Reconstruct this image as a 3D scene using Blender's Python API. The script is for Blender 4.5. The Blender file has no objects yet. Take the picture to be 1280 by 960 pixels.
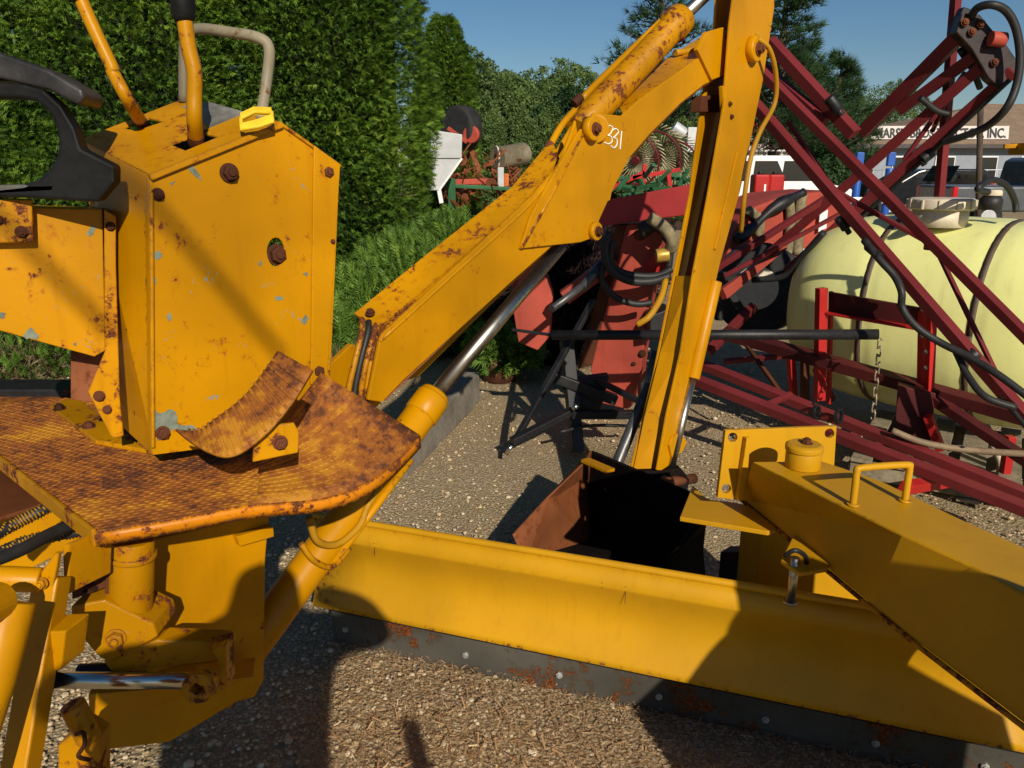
import bpy, bmesh, math, random
import numpy as np
from mathutils import Vector, Matrix
random.seed(7); rng = np.random.default_rng(7)
S = bpy.context.scene
COL = S.collection
# ------------------------------------------------------------------ camera
PITCH = math.atan(273/1000); CZ = 1.6
cd = bpy.data.cameras.new('camera'); cam = bpy.data.objects.new('camera', cd); COL.objects.link(cam)
cam.location = (0, 0, CZ); cam.rotation_euler = (math.pi/2-PITCH, 0, 0)
cd.sensor_width = 36; cd.lens = 36*1000/1280; cd.clip_start = .02; cd.clip_end = 2000
S.camera = cam
# ------------------------------------------------------------------ light
SUNV = Vector((-.25, .85, -.47)).normalized()          # the way the light travels
w = bpy.data.worlds.new('World'); S.world = w; w.use_nodes = True
nt = w.node_tree; bg = nt.nodes['Background']
sky = nt.nodes.new('ShaderNodeTexSky'); sky.sky_type = 'NISHITA'; sky.sun_disc = False
sky.sun_elevation = math.asin(-SUNV.z); sky.sun_rotation = math.atan2(-SUNV.x, -SUNV.y)
sky.air_density = 1.0; sky.dust_density = 0.25; sky.ozone_density = 3.5; sky.altitude = 200
hs_ = nt.nodes.new('ShaderNodeHueSaturation'); hs_.inputs['Saturation'].default_value = 1.18; hs_.inputs['Value'].default_value = 1.08
nt.links.new(sky.outputs[0], hs_.inputs['Color']); nt.links.new(hs_.outputs[0], bg.inputs[0]); bg.inputs[1].default_value = 0.056
sl = bpy.data.lights.new('sun', 'SUN'); sl.energy = 5.0; sl.angle = math.radians(.55); sl.color = (1, .9, .76)
sun = bpy.data.objects.new('sun', sl); COL.objects.link(sun); sun.location = (3, -6, 8)
sun.rotation_euler = SUNV.to_track_quat('-Z', 'Y').to_euler()
S.view_settings.view_transform = 'Standard'; S.view_settings.look = 'None'
S.view_settings.gamma = 1; S.view_settings.exposure = 0.0
S.render.engine = 'CYCLES'
# ------------------------------------------------------------------ placing: a picture point and one real measure give a real point
F_ = Vector((0, math.cos(PITCH), -math.sin(PITCH))); U_ = Vector((0, math.sin(PITCH), math.cos(PITCH)))
C0 = Vector((0, 0, CZ))
def ray(x, y): return Vector((1, 0, 0))*((x-640)/1000) + U_*((480-y)/1000) + F_
def D(x, y, d): r = ray(x, y); return C0 + r*(d/r.y)              # at forward distance d
def G(x, y, z=0.): r = ray(x, y); return C0 + r*((z-CZ)/r.z)      # at height z
class Plane:
    def __init__(s, a, b, back=0.):                               # upright plane through two ground points
        a = Vector((a[0], a[1], 0)); b = Vector((b[0], b[1], 0)); s.t = (b-a).normalized()
        s.n = Vector((s.t.y, -s.t.x, 0)); s.o = a - s.n*back
    def off(s, k): q = Plane((0, 0), (1, 0)); q.t = s.t; q.n = s.n; q.o = s.o + s.n*k; return q
    def __call__(s, x, y): r = ray(x, y); return C0 + r*(s.n.dot(s.o-C0)/s.n.dot(r))
# ------------------------------------------------------------------ materials
def lin(r, g, b):
    f = lambda c: (c/255/12.92 if c/255 <= .04045 else ((c/255+.055)/1.055)**2.4)
    return (f(r), f(g), f(b), 1)
class NT:
    def __init__(s, name):
        s.m = bpy.data.materials.new(name); s.m.use_nodes = True; s.t = s.m.node_tree; s.N = s.t.nodes
        s.b = s.N['Principled BSDF']; s.tc = s.N.new('ShaderNodeTexCoord')
    def link(s, a, b): s.t.links.new(a, b)
    def val(s, sock, v):
        if hasattr(v, 'links') or isinstance(v, bpy.types.NodeSocket): s.link(v, sock)
        else: sock.default_value = v
    def map(s, scale=(1, 1, 1), rot=(0, 0, 0), gen=None):
        n = s.N.new('ShaderNodeMapping'); n.inputs['Scale'].default_value = scale; n.inputs['Rotation'].default_value = rot
        s.link(gen or s.tc.outputs['Object'], n.inputs[0]); return n.outputs[0]
    def noise(s, scale, detail=4, rough=.6, vec=None, dist=0):
        n = s.N.new('ShaderNodeTexNoise'); n.inputs['Scale'].default_value = scale; n.inputs['Detail'].default_value = detail
        n.inputs['Roughness'].default_value = rough; n.inputs['Distortion'].default_value = dist
        s.link(vec or s.tc.outputs['Object'], n.inputs['Vector']); return n.outputs['Fac']
    def vor(s, scale, vec=None, feat='F1', out='Distance'):
        n = s.N.new('ShaderNodeTexVoronoi'); n.feature = feat; n.inputs['Scale'].default_value = scale
        s.link(vec or s.tc.outputs['Object'], n.inputs['Vector']); return n.outputs[out]
    def ramp(s, v, a, b, inv=False):
        n = s.N.new('ShaderNodeMapRange'); n.interpolation_type = 'SMOOTHSTEP'
        s.val(n.inputs[0], v); n.inputs[1].default_value = a; n.inputs[2].default_value = b
        if inv: n.inputs[3].default_value = 1; n.inputs[4].default_value = 0
        return n.outputs[0]
    def math(s, op, a, b=0.):
        n = s.N.new('ShaderNodeMath'); n.operation = op; n.use_clamp = False; s.val(n.inputs[0], a); s.val(n.inputs[1], b); return n.outputs[0]
    def mix(s, f, a, b):
        n = s.N.new('ShaderNodeMix'); n.data_type = 'RGBA'; s.val(n.inputs[0], f); s.val(n.inputs[6], a); s.val(n.inputs[7], b); return n.outputs[2]
    def bump(s, h, strength=.3, dist=.002, prev=None):
        n = s.N.new('ShaderNodeBump'); n.inputs['Strength'].default_value = strength; n.inputs['Distance'].default_value = dist
        s.link(h, n.inputs['Height'])
        if prev: s.link(prev, n.inputs['Normal'])
        return n.outputs[0]
    def edge(s, r=.006):
        n = s.N.new('ShaderNodeBevel'); n.samples = 3; n.inputs[0].default_value = r
        g = s.N.new('ShaderNodeNewGeometry'); d = s.N.new('ShaderNodeVectorMath'); d.operation = 'DOT_PRODUCT'
        s.link(n.outputs[0], d.inputs[0]); s.link(g.outputs['True Normal'], d.inputs[1])
        return s.ramp(d.outputs['Value'], .75, .99, True)
    def pos(s): g = s.N.new('ShaderNodeNewGeometry'); return g.outputs['Position']
    def done(s, col=None, rough=None, metal=None, nor=None, spec=None):
        if col is not None: s.val(s.b.inputs['Base Color'], col)
        if rough is not None: s.val(s.b.inputs['Roughness'], rough)
        if metal is not None: s.val(s.b.inputs['Metallic'], metal)
        if nor is not None: s.link(nor, s.b.inputs['Normal'])
        if spec is not None: s.b.inputs['Specular IOR Level'].default_value = spec
        return s.m
RUST_A = (.055, .016, .007, 1); RUST_B = (.20, .060, .014, 1)
def paint(name, base, rust=.3, edge=.5, chip=None, rough=.38, tone=.12, dirt=.25, bump=.25, scale=1., spec=.22):
    m = NT(name); P = m.pos()
    n1 = m.noise(9*scale, 6, .65, P); n2 = m.noise(42*scale, 5, .7, P); n3 = m.noise(160*scale, 4, .6, P); n0 = m.noise(2.3, 3, .5, P)
    b2 = tuple(c*(1-tone*2.2) for c in base[:3])+(1,); b3 = tuple(min(1, c*(1+tone)) for c in base[:3])+(1,)
    c = m.mix(m.ramp(n0, .3, .7), b2, b3)
    drip = m.noise(1, 4, .6, m.map((26, 26, 1.6), gen=P))              # streaks running down
    c = m.mix(m.math('MULTIPLY', m.ramp(drip, .52, .78), dirt), c, tuple(x*f for x, f in zip(base[:3], (.55, .42, .4)))+(1,))
    c = m.mix(m.math('MULTIPLY', m.ramp(n2, .5, .8), dirt*.8), c, tuple(x*f for x, f in zip(base[:3], (.62, .5, .45)))+(1,))
    rc = m.mix(m.ramp(n3, .35, .65), RUST_A, RUST_B)
    rv = m.math('ADD', m.math('MULTIPLY', n1, .55), m.math('MULTIPLY', n2, .45))
    th = .66-.17*rust
    patch = m.ramp(rv, th, th+.025)
    if chip:
        cv = m.math('ADD', m.math('MULTIPLY', m.noise(14*scale, 3, .5, P, .6), .6), m.math('MULTIPLY', n3, .4))
        c = m.mix(m.ramp(cv, .632, .644), c, chip)
    halo = m.ramp(rv, th-.05, th+.02)
    c = m.mix(m.math('MULTIPLY', halo, .55), c, (base[0]*.55, base[1]*.30, .004, 1))
    c = m.mix(patch, c, rc); rm = patch
    if edge > 0:
        e = m.math('MULTIPLY', m.edge(.005), m.ramp(n2, .62-.25*edge, .70-.2*edge))
        c = m.mix(e, c, rc); rm = m.math('MAXIMUM', patch, e)
    R = m.math('ADD', m.math('MULTIPLY', rm, .45), m.math('ADD', m.math('MULTIPLY', n2, .22), rough-.1))
    h = m.math('SUBTRACT', m.math('ADD', m.math('MULTIPLY', n1, .6), m.math('MULTIPLY', n3, .12)), m.math('MULTIPLY', rm, m.math('MULTIPLY', n3, .9)))
    return m.done(c, R, 0, m.bump(h, bump, .004), spec)
def plain(name, col, rough=.5, metal=0, var=.15, bump=.1, scale=30, spec=.4):
    m = NT(name); P = m.pos(); n = m.noise(scale, 5, .65, P); n2 = m.noise(scale*.17, 3, .5, P)
    f = m.math('ADD', m.math('MULTIPLY', n, .5), m.math('MULTIPLY', n2, .5))
    c = m.mix(m.ramp(f, .35, .65), tuple(x*(1-var*1.6) for x in col[:3])+(1,), tuple(min(1, x*(1+var)) for x in col[:3])+(1,))
    return m.done(c, m.math('ADD', m.math('MULTIPLY', n, .2), rough-.1), metal, m.bump(n, bump, .004), spec)
def leafy(name, a, b, c3, rough=.55, trans=.25):
    m = NT(name); at = m.N.new('ShaderNodeAttribute'); at.attribute_name = 'tone'
    c = m.mix(m.ramp(at.outputs['Fac'], 0, .6), a, b); c = m.mix(m.ramp(at.outputs['Fac'], .6, 1), c, c3)
    m.done(c, rough, 0, None, .25)
    tr = m.N.new('ShaderNodeBsdfTranslucent'); m.link(c, tr.inputs[0]); ms = m.N.new('ShaderNodeMixShader'); ms.inputs[0].default_value = trans
    out = m.N['Material Output']; m.link(m.b.outputs[0], ms.inputs[1]); m.link(tr.outputs[0], ms.inputs[2]); m.link(ms.outputs[0], out.inputs[0])
    return m.m
YEL = (.50, .222, .0, 1); YBL = (.53, .272, .006, 1)
GREYCHIP = (.22, .24, .19, 1)
M = {}
M['yellow'] = paint('old_yellow_paint', YEL, .42, .55, GREYCHIP)
M['yellow_clean'] = paint('old_yellow_paint_fair', YEL, .22, .35, None, dirt=.2)
M['yellow_mid'] = paint('old_yellow_paint_blistered', YEL, .72, .8, None, dirt=.5)
M['yellow_rusty'] = paint('old_yellow_paint_rusty', YEL, .95, .9, None, dirt=.5)
M['yellow_edge'] = paint('old_yellow_paint_worn', YEL, .62, .9, None, dirt=.5)
M['blade'] = paint('blade_yellow_paint', YBL, -.30, .35, None, spec=.3, rough=.42, tone=.07, dirt=.22, bump=.18)
def tread():
    m = NT('rusty_tread_plate'); P = m.pos()
    n1 = m.noise(5, 5, .62, P); n2 = m.noise(38, 5, .7, P); n3 = m.noise(170, 4, .65, P)
    f = m.math('ADD', m.math('MULTIPLY', n1, .55), m.math('MULTIPLY', n2, .45))
    c = m.mix(m.ramp(f, .40, .50), (.44, .19, .014, 1), (.27, .088, .014, 1)); c = m.mix(m.ramp(f, .50, .585), c, (.095, .032, .013, 1))
    c = m.mix(m.ramp(n3, .62, .72), c, (.30, .17, .09, 1))
    return m.done(c, m.math('ADD', m.math('MULTIPLY', n2, .4), .45), 0, m.bump(m.math('ADD', n2, m.math('MULTIPLY', n3, .5)), .5, .003), .25)
M['tread'] = tread()
M['rust'] = paint('rust', (.11, .035, .014, 1), .3, 0, None, rough=.75, tone=.3, dirt=.5, bump=.6, scale=2)
M['bucket'] = paint('bucket_rust', (.20, .065, .022, 1), .45, .3, None, rough=.62, tone=.25, dirt=.5, bump=.4)
M['bucket_dark'] = plain('bucket_in_shade', (.012, .009, .008, 1), .9, 0, .3, .5, spec=.05)  # near-black: the shade inside the bucket is put into the colour
M['chrome'] = NT('chrome').done((.62, .60, .52, 1), .22, 1.0)
def rodm():
    m = NT('polished_rod'); P = m.pos(); n = m.noise(60, 4, .6, P)
    return m.done(m.mix(m.ramp(n, .35, .75), (.55, .52, .44, 1), (.30, .28, .23, 1)), m.math('ADD', m.math('MULTIPLY', n, .2), .22), 1.0)
M['rod'] = rodm()
M['steel'] = plain('dark_steel', (.10, .10, .10, 1), .4, .6, .2, .2)
M['cutting'] = paint('cutting_edge_steel', (.085, .080, .066, 1), .70, .2, None, rough=.5, tone=.2, dirt=.3, scale=.7)
M['hose'] = plain('black_rubber_hose', (.018, .018, .018, 1), .55, 0, .2, .15)
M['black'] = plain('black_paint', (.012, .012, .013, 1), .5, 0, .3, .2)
M['seatblk'] = plain('black_seat_plastic', (.009, .009, .009, 1), .6, 0, .3, .15, spec=.2)
M['pipe'] = paint('rusty_grey_pipe', (.24, .21, .14, 1), .5, 0, None, rough=.5, tone=.2, dirt=.5, scale=1.5)
M['yellowhose'] = paint('painted_hose', (.42, .21, .008, 1), .1, 0, None, rough=.5, dirt=.5)
M['red'] = paint('dark_red_frame_paint', (.155, .022, .024, 1), .0, .2, None, rough=.4, tone=.12, dirt=.3, bump=.1)
M['redbright'] = paint('bright_red_paint', (.42, .020, .018, 1), -.2, .2, None, rough=.4, tone=.1, dirt=.2, bump=.1)
M['salmon'] = paint('faded_red_paint', (.38, .066, .042, 1), .15, .5, None, rough=.55, tone=.12, dirt=.35, bump=.12)
M['salmon2'] = paint('faded_crimson_paint', (.34, .035, .035, 1), -.2, .2, None, rough=.5, tone=.1, dirt=.2, bump=.08)
def tankm():
    m = NT('cloudy_yellow_plastic'); n = m.noise(3, 3, .5, m.pos())
    st = m.noise(1, 4, .6, m.map((14, 14, 1.2), gen=m.pos())); c = m.mix(n, (.76, .77, .28, 1), (.84, .85, .37, 1)); c = m.mix(m.math('MULTIPLY', m.ramp(st, .5, .8), .3), c, (.50, .42, .16, 1)); c = m.mix(m.math('MULTIPLY', m.ramp(m.noise(30, 5, .7, m.pos()), .55, .75), .2), c, (.45, .40, .18, 1))
    m.done(c, .36, 0, m.bump(m.noise(8, 2, .5, m.pos()), .12, .02))
    m.b.inputs['Subsurface Weight'].default_value = .25; m.b.inputs['Subsurface Radius'].default_value = (.05, .05, .02); return m.m
M['tank'] = tankm()
M['reddark'] = paint('shaded_red_frame_paint', (.075, .012, .012, 1), .3, .2, None, rough=.6, tone=.2, dirt=.4)  # frame red made darker, the shade on these members put into the colour
M['boltlight'] = plain('worn_bolt_face', (.36, .36, .33, 1), .5, .2, .2, .2)
M['cream'] = plain('cream_plastic', (.62, .54, .40, 1), .5, 0, .1, .1)
M['tan'] = plain('tan_webbing', (.22, .18, .10, 1), .9, 0, .3, .6, 120)
M['concrete'] = plain('concrete', (.20, .18, .145, 1), .9, 0, .2, .8, 25)
M['wood'] = plain('weathered_wood', (.24, .20, .13, 1), .85, 0, .25, .5, 40)
M['white'] = plain('white_paint', (.78, .78, .76, 1), .35, 0, .04, .02, 10)
M['glass'] = NT('dark_window_glass').done((.012, .016, .020, 1), .08, 0, None, .6)
M['tyre'] = plain('tyre_rubber', (.020, .020, .020, 1), .8, 0, .3, .4)
M['galv'] = plain('galvanised_sheet', (.50, .52, .52, 1), .45, .2, .08, .05, 6)
M['green'] = paint('green_machine_paint', (.03, .12, .05, 1), .3, .4, None)
M['blue'] = plain('blue_paint', (.02, .10, .42, 1), .4)
M['carblack'] = plain('black_car_paint', (.012, .013, .016, 1), .2, 0, .1, 0, 5, .6)
M['cargrey'] = plain('grey_car_paint', (.10, .11, .12, 1), .28, .3, .1, 0, 5, .6)
M['taillight'] = plain('tail_light_red', (.5, .01, .015, 1), .2)
M['orange'] = plain('orange_plastic', (.55, .12, .02, 1), .5)
M['skin'] = plain('skin', (.42, .24, .16, 1), .5); M['cloth'] = plain('dark_cloth', (.03, .035, .05, 1), .9)
M['paper'] = plain('yellow_paper_tag', (.75, .52, .02, 1), .6, 0, .1, .2)
M['chalk'] = plain('white_marker', (.80, .80, .74, 1), .7, 0, .05)
M['letter'] = plain('black_lettering', (.018, .016, .016, 1), .6)
# ------------------------------------------------------------------ mesh building
def setp(o, label=None, cat=None, group=None, kind=None):
    for k, v in (('label', label), ('category', cat), ('group', group), ('kind', kind)):
        if v: o[k] = v
    return o
def empty(name, loc, label, cat, group=None):
    o = bpy.data.objects.new(name, None); COL.objects.link(o); o.location = loc; o.empty_display_size = .1
    return setp(o, label, cat, group)
def root_loc(p):
    l = Vector((0, 0, 0))
    while p is not None: l += p.location; p = p.parent
    return l
class MB:
    def __init__(s): s.b = bmesh.new()
    def poly(s, pts): return s.b.faces.new([s.b.verts.new(p) for p in pts])
    def prism(s, pts, vec, holes=()):
        vec = Vector(vec); b = s.b
        if not holes:
            A = [b.verts.new(p) for p in pts]; Bv = [b.verts.new(Vector(p)+vec) for p in pts]
            b.faces.new(A); b.faces.new(Bv[::-1]); n = len(A)
            for i in range(n): b.faces.new((A[i], Bv[i], Bv[(i+1) % n], A[(i+1) % n]))
            return s
        tmp = bmesh.new(); E = []
        for lp in [pts]+list(holes):
            vs = [tmp.verts.new(p) for p in lp]
            for i in range(len(vs)): E.append(tmp.edges.new((vs[i], vs[(i+1) % len(vs)])))
        bmesh.ops.triangle_fill(tmp, use_beauty=True, use_dissolve=False, edges=E)
        tmp.verts.index_update(); V0 = [v.co.copy() for v in tmp.verts]; T = [[v.index for v in f.verts] for f in tmp.faces]; tmp.free()
        A = [b.verts.new(v) for v in V0]; Bv = [b.verts.new(v+vec) for v in V0]
        for t in T: b.faces.new([A[i] for i in t]); b.faces.new([Bv[i] for i in t[::-1]])
        k = 0
        for lp in [pts]+list(holes):
            n = len(lp)
            for i in range(n): b.faces.new((A[k+i], Bv[k+i], Bv[k+(i+1) % n], A[k+(i+1) % n]))
            k += n
        return s
    def bar(s, p0, p1, w, h, up=(0, 0, 1), w2=None, h2=None):
        p0 = Vector(p0); p1 = Vector(p1); d = (p1-p0).normalized(); x = d.cross(Vector(up))
        if x.length < 1e-4: x = d.cross(Vector((0, 1, 0)))
        x.normalize(); u = x.cross(d); w2 = w2 or w; h2 = h2 or h
        q = [(-1, -1), (1, -1), (1, 1), (-1, 1)]
        A = [s.b.verts.new(p0+x*a*w/2+u*c*h/2) for a, c in q]; Bv = [s.b.verts.new(p1+x*a*w2/2+u*c*h2/2) for a, c in q]
        s.b.faces.new(A[::-1]); s.b.faces.new(Bv)
        for i in range(4): s.b.faces.new((A[i], A[(i+1) % 4], Bv[(i+1) % 4], Bv[i]))
        return s
    def box(s, c, sx, sy, sz, rz=0.):
        c = Vector(c); m = Matrix.Rotation(rz, 3, 'Z')
        pts = [c+m @ Vector((a*sx/2, b*sy/2, -sz/2)) for a, b in ((-1, -1), (1, -1), (1, 1), (-1, 1))]
        return s.prism(pts, (0, 0, sz))
    def tube(s, path, r, seg=12, cap=True):
        path = [Vector(p) for p in path]; n = len(path); r = r if isinstance(r, (list, tuple)) else [r]*n
        rings = []; prev = None
        for i, p in enumerate(path):
            t = (path[min(i+1, n-1)]-path[max(i-1, 0)]).normalized()
            if prev is None:
                a = t.orthogonal().normalized()
            else:
                a = prev-t*prev.dot(t); a.normalize()
            prev = a; c = t.cross(a)
            rings.append([s.b.verts.new(p+(a*math.cos(2*math.pi*k/seg)+c*math.sin(2*math.pi*k/seg))*r[i]) for k in range(seg)])
        for i in range(n-1):
            for k in range(seg):
                f = s.b.faces.new((rings[i][k], rings[i][(k+1) % seg], rings[i+1][(k+1) % seg], rings[i+1][k])); f.smooth = True
        if cap: s.b.faces.new(rings[0][::-1]); s.b.faces.new(rings[-1])
        return s
    def cyl(s, a, b, r, seg=20, r2=None): return s.tube([a, b], [r, r if r2 is None else r2], seg)
    def hole(s, c, n, ri, ro, th, seg=16):                             # a flat ring: boss or washer
        c = Vector(c); n = Vector(n).normalized(); a = n.orthogonal().normalized(); e = n.cross(a)
        R = lambda r, z: [s.b.verts.new(c+n*z+(a*math.cos(2*math.pi*k/seg)+e*math.sin(2*math.pi*k/seg))*r) for k in range(seg)]
        L = [R(ri, 0), R(ro, 0), R(ro, th), R(ri, th)]
        for j in range(4):
            for k in range(seg): s.b.faces.new((L[j][k], L[j][(k+1) % seg], L[(j+1) % 4][(k+1) % seg], L[(j+1) % 4][k]))
        return s
    def grid(s, rows, smooth=True):
        V = [[s.b.verts.new(p) for p in r] for r in rows]
        for i in range(len(V)-1):
            for j in range(len(V[0])-1):
                f = s.b.faces.new((V[i][j], V[i][j+1], V[i+1][j+1], V[i+1][j])); f.smooth = smooth
        return s
    def build(s, name, mat, parent=None, bevel=.0, origin=None, tag=None, solid=0., sub=0, seg=2, kind=None):
        L = root_loc(parent) if parent is not None else Vector(origin or (0, 0, 0))
        bmesh.ops.recalc_face_normals(s.b, faces=s.b.faces[:])
        for v in s.b.verts: v.co -= L
        me = bpy.data.meshes.new(name); s.b.to_mesh(me); s.b.free()
        me.materials.append(M[mat] if isinstance(mat, str) else mat)
        o = bpy.data.objects.new(name, me); COL.objects.link(o)
        if parent is not None: o.parent = parent
        else: o.location = L
        if solid: md = o.modifiers.new('solid', 'SOLIDIFY'); md.thickness = solid; md.offset = 0
        if bevel:
            md = o.modifiers.new('bevel', 'BEVEL'); md.width = bevel; md.segments = seg; md.limit_method = 'ANGLE'; md.angle_limit = .7
            md.harden_normals = False
        if sub: md = o.modifiers.new('sub', 'SUBSURF'); md.levels = md.render_levels = sub
        if tag: setp(o, *tag)
        if kind: o['kind'] = kind
        return o
_bolt = {}
def bolt(c, n, r, parent, mat='rust', name='bolt'):
    """hex head on a washer; every bolt is its own object sharing one mesh"""
    key = (mat, name)
    if key not in _bolt:
        m = MB(); m.tube([(0, 0, 0), (0, 0, .22), (0, 0, .25)], [1.25, 1.25, 1.15], 18)
        m.tube([(0, 0, .25), (0, 0, .95), (0, 0, 1.06)], [.98, .98, .82], 6)
        for f in m.b.faces: f.smooth = False
        m.tube([(0, 0, 1.05), (0, 0, 1.3), (0, 0, 1.36)], [.48, .48, .40], 10)
        me = bpy.data.meshes.new(name); bmesh.ops.recalc_face_normals(m.b, faces=m.b.faces[:]); m.b.to_mesh(me); m.b.free(); me.materials.append(M[mat]); _bolt[key] = me
    o = bpy.data.objects.new(name, _bolt[key]); COL.objects.link(o); o.parent = parent
    o.location = Vector(c)-root_loc(parent); q = Vector(n).to_track_quat('Z', 'Y'); o.rotation_euler = (q @ Matrix.Rotation(random.uniform(0, 6), 3, 'Z').to_quaternion()).to_euler()
    o.scale = (r, r, r); return o
def smooth_path(pts, n=8):
    P = [Vector(p) for p in pts]; P = [P[0]*2-P[1]]+P+[P[-1]*2-P[-2]]; out = []
    for i in range(1, len(P)-2):
        for k in range(n):
            t = k/n; a, b, c, d = P[i-1], P[i], P[i+1], P[i+2]
            out.append(.5*((2*b)+(c-a)*t+(2*a-5*b+4*c-d)*t*t+(3*b-a-3*c+d)*t**3))
    out.append(P[-2]); return out
def copy_tree(o, parent=None):
    c = o.copy(); COL.objects.link(c); c.parent = parent
    for ch in [x for x in o.children]: copy_tree(ch, c)
    return c
def npmesh(name, V, faces_n, mat, tone=None, origin=(0, 0, 0), parent=None, tag=None):
    """V (n,3) vertices; faces_n: polygon size k, vertices taken k at a time"""
    me = bpy.data.meshes.new(name); V = np.asarray(V, np.float32)-np.array(root_loc(parent) if parent is not None else origin, np.float32); n = len(V); nf = n//faces_n
    me.vertices.add(n); me.vertices.foreach_set('co', V.ravel()); me.loops.add(n); me.loops.foreach_set('vertex_index', np.arange(n, dtype=np.int32))
    me.polygons.add(nf); me.polygons.foreach_set('loop_start', np.arange(0, n, faces_n, dtype=np.int32)); me.polygons.foreach_set('loop_total', np.full(nf, faces_n, np.int32))
    if tone is not None:
        a = me.attributes.new('tone', 'FLOAT', 'POINT'); a.data.foreach_set('value', np.asarray(tone, np.float32))
    me.update(calc_edges=True); me.materials.append(mat)
    o = bpy.data.objects.new(name, me); COL.objects.link(o)
    if parent is not None: o.parent = parent
    else: o.location = origin
    if tag: setp(o, *tag)
    return o
def inst(tmpl, pos, zdir, size, spin=None):
    """place the template (k,3) at pos (n,3), its +z along zdir, random spin"""
    n = len(pos); z = zdir/np.linalg.norm(zdir, axis=1, keepdims=True)
    a = rng.normal(size=(n, 3)) if spin is None else spin
    x = np.cross(a, z); x /= np.linalg.norm(x, axis=1, keepdims=True)+1e-9; y = np.cross(z, x)
    R = np.stack([x, y, z], 1); s = np.asarray(size).reshape(-1, 1, 1)
    return (tmpl[None]*s) @ R + pos[:, None]
def T3(l): return np.array(l, float).reshape(-1, 3)
# a flat fan of scale-leaf twigs growing along +z in the xz plane
def spray():
    t = []
    def tw(x, z, a, L, wd): 
        dx, dz = math.sin(a), math.cos(a); t.extend([(x-wd*dz, 0, z+wd*dx), (x+wd*dz, 0, z-wd*dx), (x+dx*L, .30*random.uniform(-1, 1), z+dz*L)])
    tw(0, 0, 0, 1, .07)
    for k in range(4):
        z = .12+.2*k; L = .55-.09*k
        for sgn in (-1, 1): tw(0, z, sgn*(.75-.05*k), L, .06)
    return T3(t)
SPRAY = spray()
def needle_tuft(n=7):
    t = []
    for k in range(n):
        a = 2*math.pi*k/n; tl = .5+.4*random.random(); d = Vector((math.cos(a)*tl, math.sin(a)*tl, 1)).normalized()
        sd = d.orthogonal().normalized()*.045; t.extend([tuple(-sd), tuple(sd), tuple(d)])
    return T3(t)
TUFT = needle_tuft()
def leafclump(n=6):
    t = []
    for k in range(n):
        c = Vector((random.uniform(-.6, .6), random.uniform(-.6, .6), random.uniform(-.6, .6))); u = Vector((random.gauss(0, 1), random.gauss(0, 1), random.gauss(0, 1))).normalized()*.32; v = u.orthogonal().normalized()*.2
        t.extend([tuple(c-u), tuple(c+v), tuple(c+u)]); t.extend([tuple(c-u), tuple(c+u), tuple(c-v)])
    return T3(t)
CLUMP = leafclump()
# ================================================================== GROUND
def ground():
    xs = np.concatenate([np.linspace(-400, -8, 14), np.linspace(-6, 6, 90), np.linspace(8, 400, 14)])
    ys = np.concatenate([np.linspace(-60, -3, 6), np.linspace(-2, 12, 110), np.linspace(13, 40, 20), np.linspace(50, 900, 12)])
    m = MB(); r2 = np.random.default_rng(3); ph = r2.uniform(0, 6, 12)
    def hz(x, y):
        if abs(x) > 7 or y > 13 or y < -3: return 0
        return .008*math.sin(x*2.1+ph[0]+math.sin(y*1.7))+.006*math.sin(y*3.3+ph[1]+x)+.004*math.sin(x*7+ph[2])*math.sin(y*6+ph[3])-.006
    m.grid([[(x, y, hz(x, y)) for x in xs] for y in ys])
    g = NT('gravel_ground'); P = g.pos()
    v = g.vor(85, P); vc = g.vor(85, P, out='Color'); n = g.noise(6, 5, .6, P); n2 = g.noise(260, 4, .7, P); n4 = g.noise(1.3, 4, .6, P)
    hs = g.N.new('ShaderNodeSeparateColor'); g.link(vc, hs.inputs[0])
    c = g.mix(g.ramp(hs.outputs[0], 0, 1), (.42, .31, .17, 1), (.58, .44, .26, 1)); c = g.mix(g.ramp(hs.outputs[1], .82, .9), c, (.55, .50, .40, 1))
    c = g.mix(g.math('MULTIPLY', g.ramp(n, .35, .7), .5), c, (.42, .32, .18, 1)); c = g.mix(g.math('MULTIPLY', g.ramp(n2, .4, .7), .5), c, (.30, .225, .125, 1))
    c = g.mix(g.ramp(v, .35, .6), c, (.28, .21, .12, 1))
    c = g.mix(g.math('MULTIPLY', g.ramp(n4, .5, .7), .35), c, (.19, .17, .07, 1))
    h = g.math('SUBTRACT', g.math('MULTIPLY', n2, .4), v)
    g.done(c, .9, 0, g.bump(h, .8, .008), .2)
    m.build('gravel_ground', g.m, kind='structure')
ground()
def smat(name, cols, rough=.85):
    m = NT(name); at = m.N.new('ShaderNodeAttribute'); at.attribute_name = 'tone'; r = m.N.new('ShaderNodeValToRGB'); m.link(at.outputs['Fac'], r.inputs[0])
    r.color_ramp.interpolation = 'LINEAR'
    while len(r.color_ramp.elements) < len(cols): r.color_ramp.elements.new(.5)
    for i, cc in enumerate(cols): r.color_ramp.elements[i].position = i/(len(cols)-1); r.color_ramp.elements[i].color = cc
    n = m.noise(300, 3, .6, m.pos()); m.done(r.outputs[0], rough, 0, m.bump(n, .3, .002), .25); return m.m
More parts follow.
